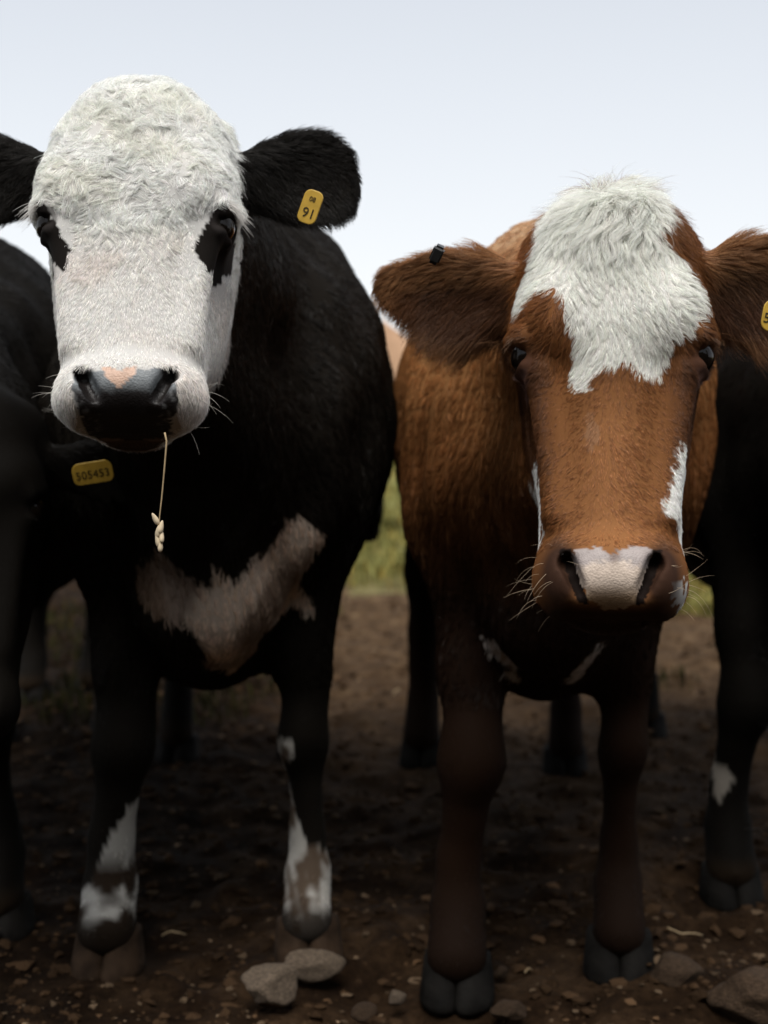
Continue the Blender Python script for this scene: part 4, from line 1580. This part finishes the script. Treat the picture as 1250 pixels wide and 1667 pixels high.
# ------------------------------------------------------------------ grass
def blades(name, count, yr, size, seed, label, mat, power=1.5, mask=None):
    g = np.random.default_rng(seed)
    y = yr[0] + (yr[1] - yr[0]) * g.random(count) ** power
    x = (g.random(count) * 2 - 1) * (0.32 * y + 0.4)
    if mask is not None:
        k = mask(x, y, g)
        x, y = x[k], y[k]
    n = len(x)
    h = size * g.uniform(0.5, 1.3, n)
    w = h * 0.05 + 0.0015 * np.sqrt(y / 6)
    an = g.uniform(0, 6.28, n)
    le = h * g.uniform(0.1, 0.7, n)
    dx, dy = np.cos(an), np.sin(an)
    px, py = -dy, dx
    z = ground_h(x, y)
    V = np.empty((n, 5, 3))
    V[:, 0] = np.stack([x - px * w, y - py * w, z - 0.005], 1)
    V[:, 1] = np.stack([x + px * w, y + py * w, z - 0.005], 1)
    V[:, 2] = np.stack([x - px * w * .8 + dx * le * .35, y - py * w * .8 + dy * le * .35, z + h * .6], 1)
    V[:, 3] = np.stack([x + px * w * .8 + dx * le * .35, y + py * w * .8 + dy * le * .35, z + h * .6], 1)
    V[:, 4] = np.stack([x + dx * le, y + dy * le, z + h], 1)
    b = (np.arange(n) * 5)[:, None]
    F3 = np.concatenate([b + np.array([[0, 1, 3]]), b + np.array([[0, 3, 2]]), b + np.array([[2, 3, 4]])])
    o = mesh_obj(name, V.reshape(-1, 3), F3, mat, None, True)
    tint = g.normal(1, 0.25, (n, 1)).clip(0.4, 1.7) * np.where(g.random((n, 1)) < 0.22, np.array([[1.5, 1.15, 0.9]]), np.array([[1, 1, 1]]))
    set_color(o, 'tint', np.repeat(tint, 5, 0))
    tag(o, label, None, None, 'stuff')
    return o


M_GRASS = clod_mat('grass_blades', (0.20, 0.19, 0.062))
M_TUFT = clod_mat('grass_shaded', (0.030, 0.030, 0.010))  # shade under the cows put into the blade colour


def edge(x, y, g):
    return y - 6.5 * np.clip((-0.2 - x) / 0.5, 0, 1) + 4.0 * vnoise2(x * 0.9, y * 0.9, 8) > 9.0 + g.normal(0, 0.35, len(x))


blades('grass', 90000, (6.0, 24), 0.075, 41, 'short yellow green pasture grass behind the bare earth', M_GRASS, 1.7, edge)
blades('grass_tufts', 14000, (3.6, 7.0), 0.045, 42, 'sparse grass tufts on the earth under the cows', M_TUFT, 1.0,
       lambda x, y, g: (vnoise2(x * 2.2, y * 2.2, 9) > 0.62 + 0.25 * (x > 0.0)) & (g.random(len(x)) < 0.9))

# ------------------------------------------------------------------ straws on the ground and the seed head in the mouth
def tube(name, pts, r, mat, parent=None, r1=None, K=6):
    pts = np.array(pts, float)
    n = len(pts)
    V, Fc = [], []
    for i in range(n):
        t = pts[min(i + 1, n - 1)] - pts[max(i - 1, 0)]
        t /= np.linalg.norm(t)
        a = np.cross(t, [0.3, 0.9, 0.2]); a /= np.linalg.norm(a)
        b = np.cross(t, a)
        rr = r + ((r1 if r1 is not None else r) - r) * i / (n - 1)
        V += [pts[i] + rr * (math.cos(2 * math.pi * k / K) * a + math.sin(2 * math.pi * k / K) * b) for k in range(K)]
    for i in range(n - 1):
        Fc += [(i * K + k, i * K + (k + 1) % K, (i + 1) * K + (k + 1) % K, (i + 1) * K + k) for k in range(K)]
    Fc += [tuple(reversed(range(K))), tuple(range((n - 1) * K, n * K))]
    return mesh_obj(name, V, Fc, mat, parent)


M_STRAW = simple_mat('dry_straw', (0.42, 0.31, 0.18), 0.7, 0.2, 0.25, 60)
for i, (u, v, ln, az, lab) in enumerate([(283, 1514, 0.042, 0.35, 'short pale straw lying left of the white socked hoof'),
                                         (645, 1135, 0.05, 1.1, 'thin dry stalk on bare earth behind the two front cows'),
                                         (1115, 1525, 0.07, 0.4, 'pale twig lying behind the earth coloured stone at right'),
                                         (860, 1580, 0.02, 0.9, 'tiny chip of straw between the hooves of the brown cow')]):
    w = on_ground(u, v)
    dx, dy = math.cos(az) * ln / 2, math.sin(az) * ln / 2
    pts = []
    for s in np.linspace(-1, 1, 6):
        X, Y = w[0] + dx * s, w[1] + dy * s
        pts.append((X, Y, float(ground_h(np.array([X]), np.array([Y]))[0]) + 0.010 + 0.004 * (1 - s * s)))
    o = tube('straw', pts, 0.0016, M_STRAW)
    tag(o, lab, 'straw', 'bits of straw on the earth')

st = empty('grass_stalk', at(271, 714, 1.50))
tag(st, 'dry grass stalk with seed head hanging from the mouth of the white faced cow', 'grass stalk')
b0 = np.array(st.location)
M_SEED = simple_mat('seed_husk', (0.62, 0.50, 0.34), 0.65, 0.25, 0.2, 80)
path = [at(u, v, 1.50) - b0 for u, v in ((268, 704), (271, 718), (269, 745), (266, 780), (263, 812), (260, 838), (258, 862), (259, 890))]
tube('stem', path, 0.0011, M_STRAW, st, 0.0006)
gs = np.random.default_rng(3)
for u, v, tilt in ((253, 845, -0.5), (262, 858, 0.25), (257, 866, -0.2), (263, 873, 0.3), (257, 881, -0.25), (261, 888, 0.1)):
    bm = bmesh.new()
    bmesh.ops.create_uvsphere(bm, u_segments=10, v_segments=8, radius=1)
    for q in bm.verts:
        q.co = Vector((q.co.x * 0.0030 * (1 - 0.35 * q.co.z), q.co.y * 0.0026 * (1 - 0.35 * q.co.z), q.co.z * 0.0075))
    me = bpy.data.meshes.new('seed')
    bm.to_mesh(me); bm.free()
    me.materials.append(M_SEED)
    me.polygons.foreach_set('use_smooth', np.full(len(me.polygons), True))
    o = bpy.data.objects.new('seed', me)
    C.objects.link(o)
    o.parent = st
    o.location = at(u, v, 1.50) - b0
    o.rotation_euler = (0, tilt, gs.uniform(0, 3))
print('total', round(time.time() - T0, 1))

# ------------------------------------------------------------------ unseen leafy blocker added behind the camera to cut low sky light
def added_hedge():
    g = np.random.default_rng(77)
    r = empty('added_hedge', (0, -2.6, 0))
    tag(r, 'unseen dark leafy screen added behind the viewer to block low sky light', 'added_hedge')
    nx, nz = 120, 40
    uu, vv = np.meshgrid(np.linspace(-11, 11, nx), np.linspace(0, 1, nz), indexing='ij')
    a = vv * math.pi
    X = uu
    Y = np.cos(a) * 0.75
    Z = np.sin(a) ** 0.6 * 3.3
    P = np.stack([X, Y, Z], -1).reshape(-1, 3).astype(F32)
    P += (0.22 * np.stack([sinnoise(P, 2.5, 5 + k) + 0.5 * sinnoise(P, 7, 9 + k) for k in range(3)], 1)).astype(F32)
    P[:, 2] = np.maximum(P[:, 2], -0.05)
    gi = np.arange(nx * nz).reshape(nx, nz)
    q = np.stack([gi[:-1, :-1], gi[1:, :-1], gi[1:, 1:], gi[:-1, 1:]], -1).reshape(-1, 4)
    m = simple_mat('added_hedge_leaf', (0.030, 0.042, 0.016), 0.6, 0.2, 0.5, 12)
    mesh_obj('foliage_core', P, q, m, r)
    n = 16000
    k = g.integers(0, len(P), n)
    c = P[k] + g.normal(0, 0.10, (n, 3))
    d1 = norm(g.normal(size=(n, 3))); d2 = norm(np.cross(d1, g.normal(size=(n, 3))))
    s = g.uniform(0.03, 0.07, (n, 1))
    V = np.stack([c - d1 * s, c + d2 * s * 0.5, c + d1 * s, c - d2 * s * 0.5], 1).reshape(-1, 3)
    lv = mesh_obj('leaves', V, np.arange(n * 4).reshape(n, 4), m, r, False)
    lv['kind'] = 'stuff'


added_hedge()
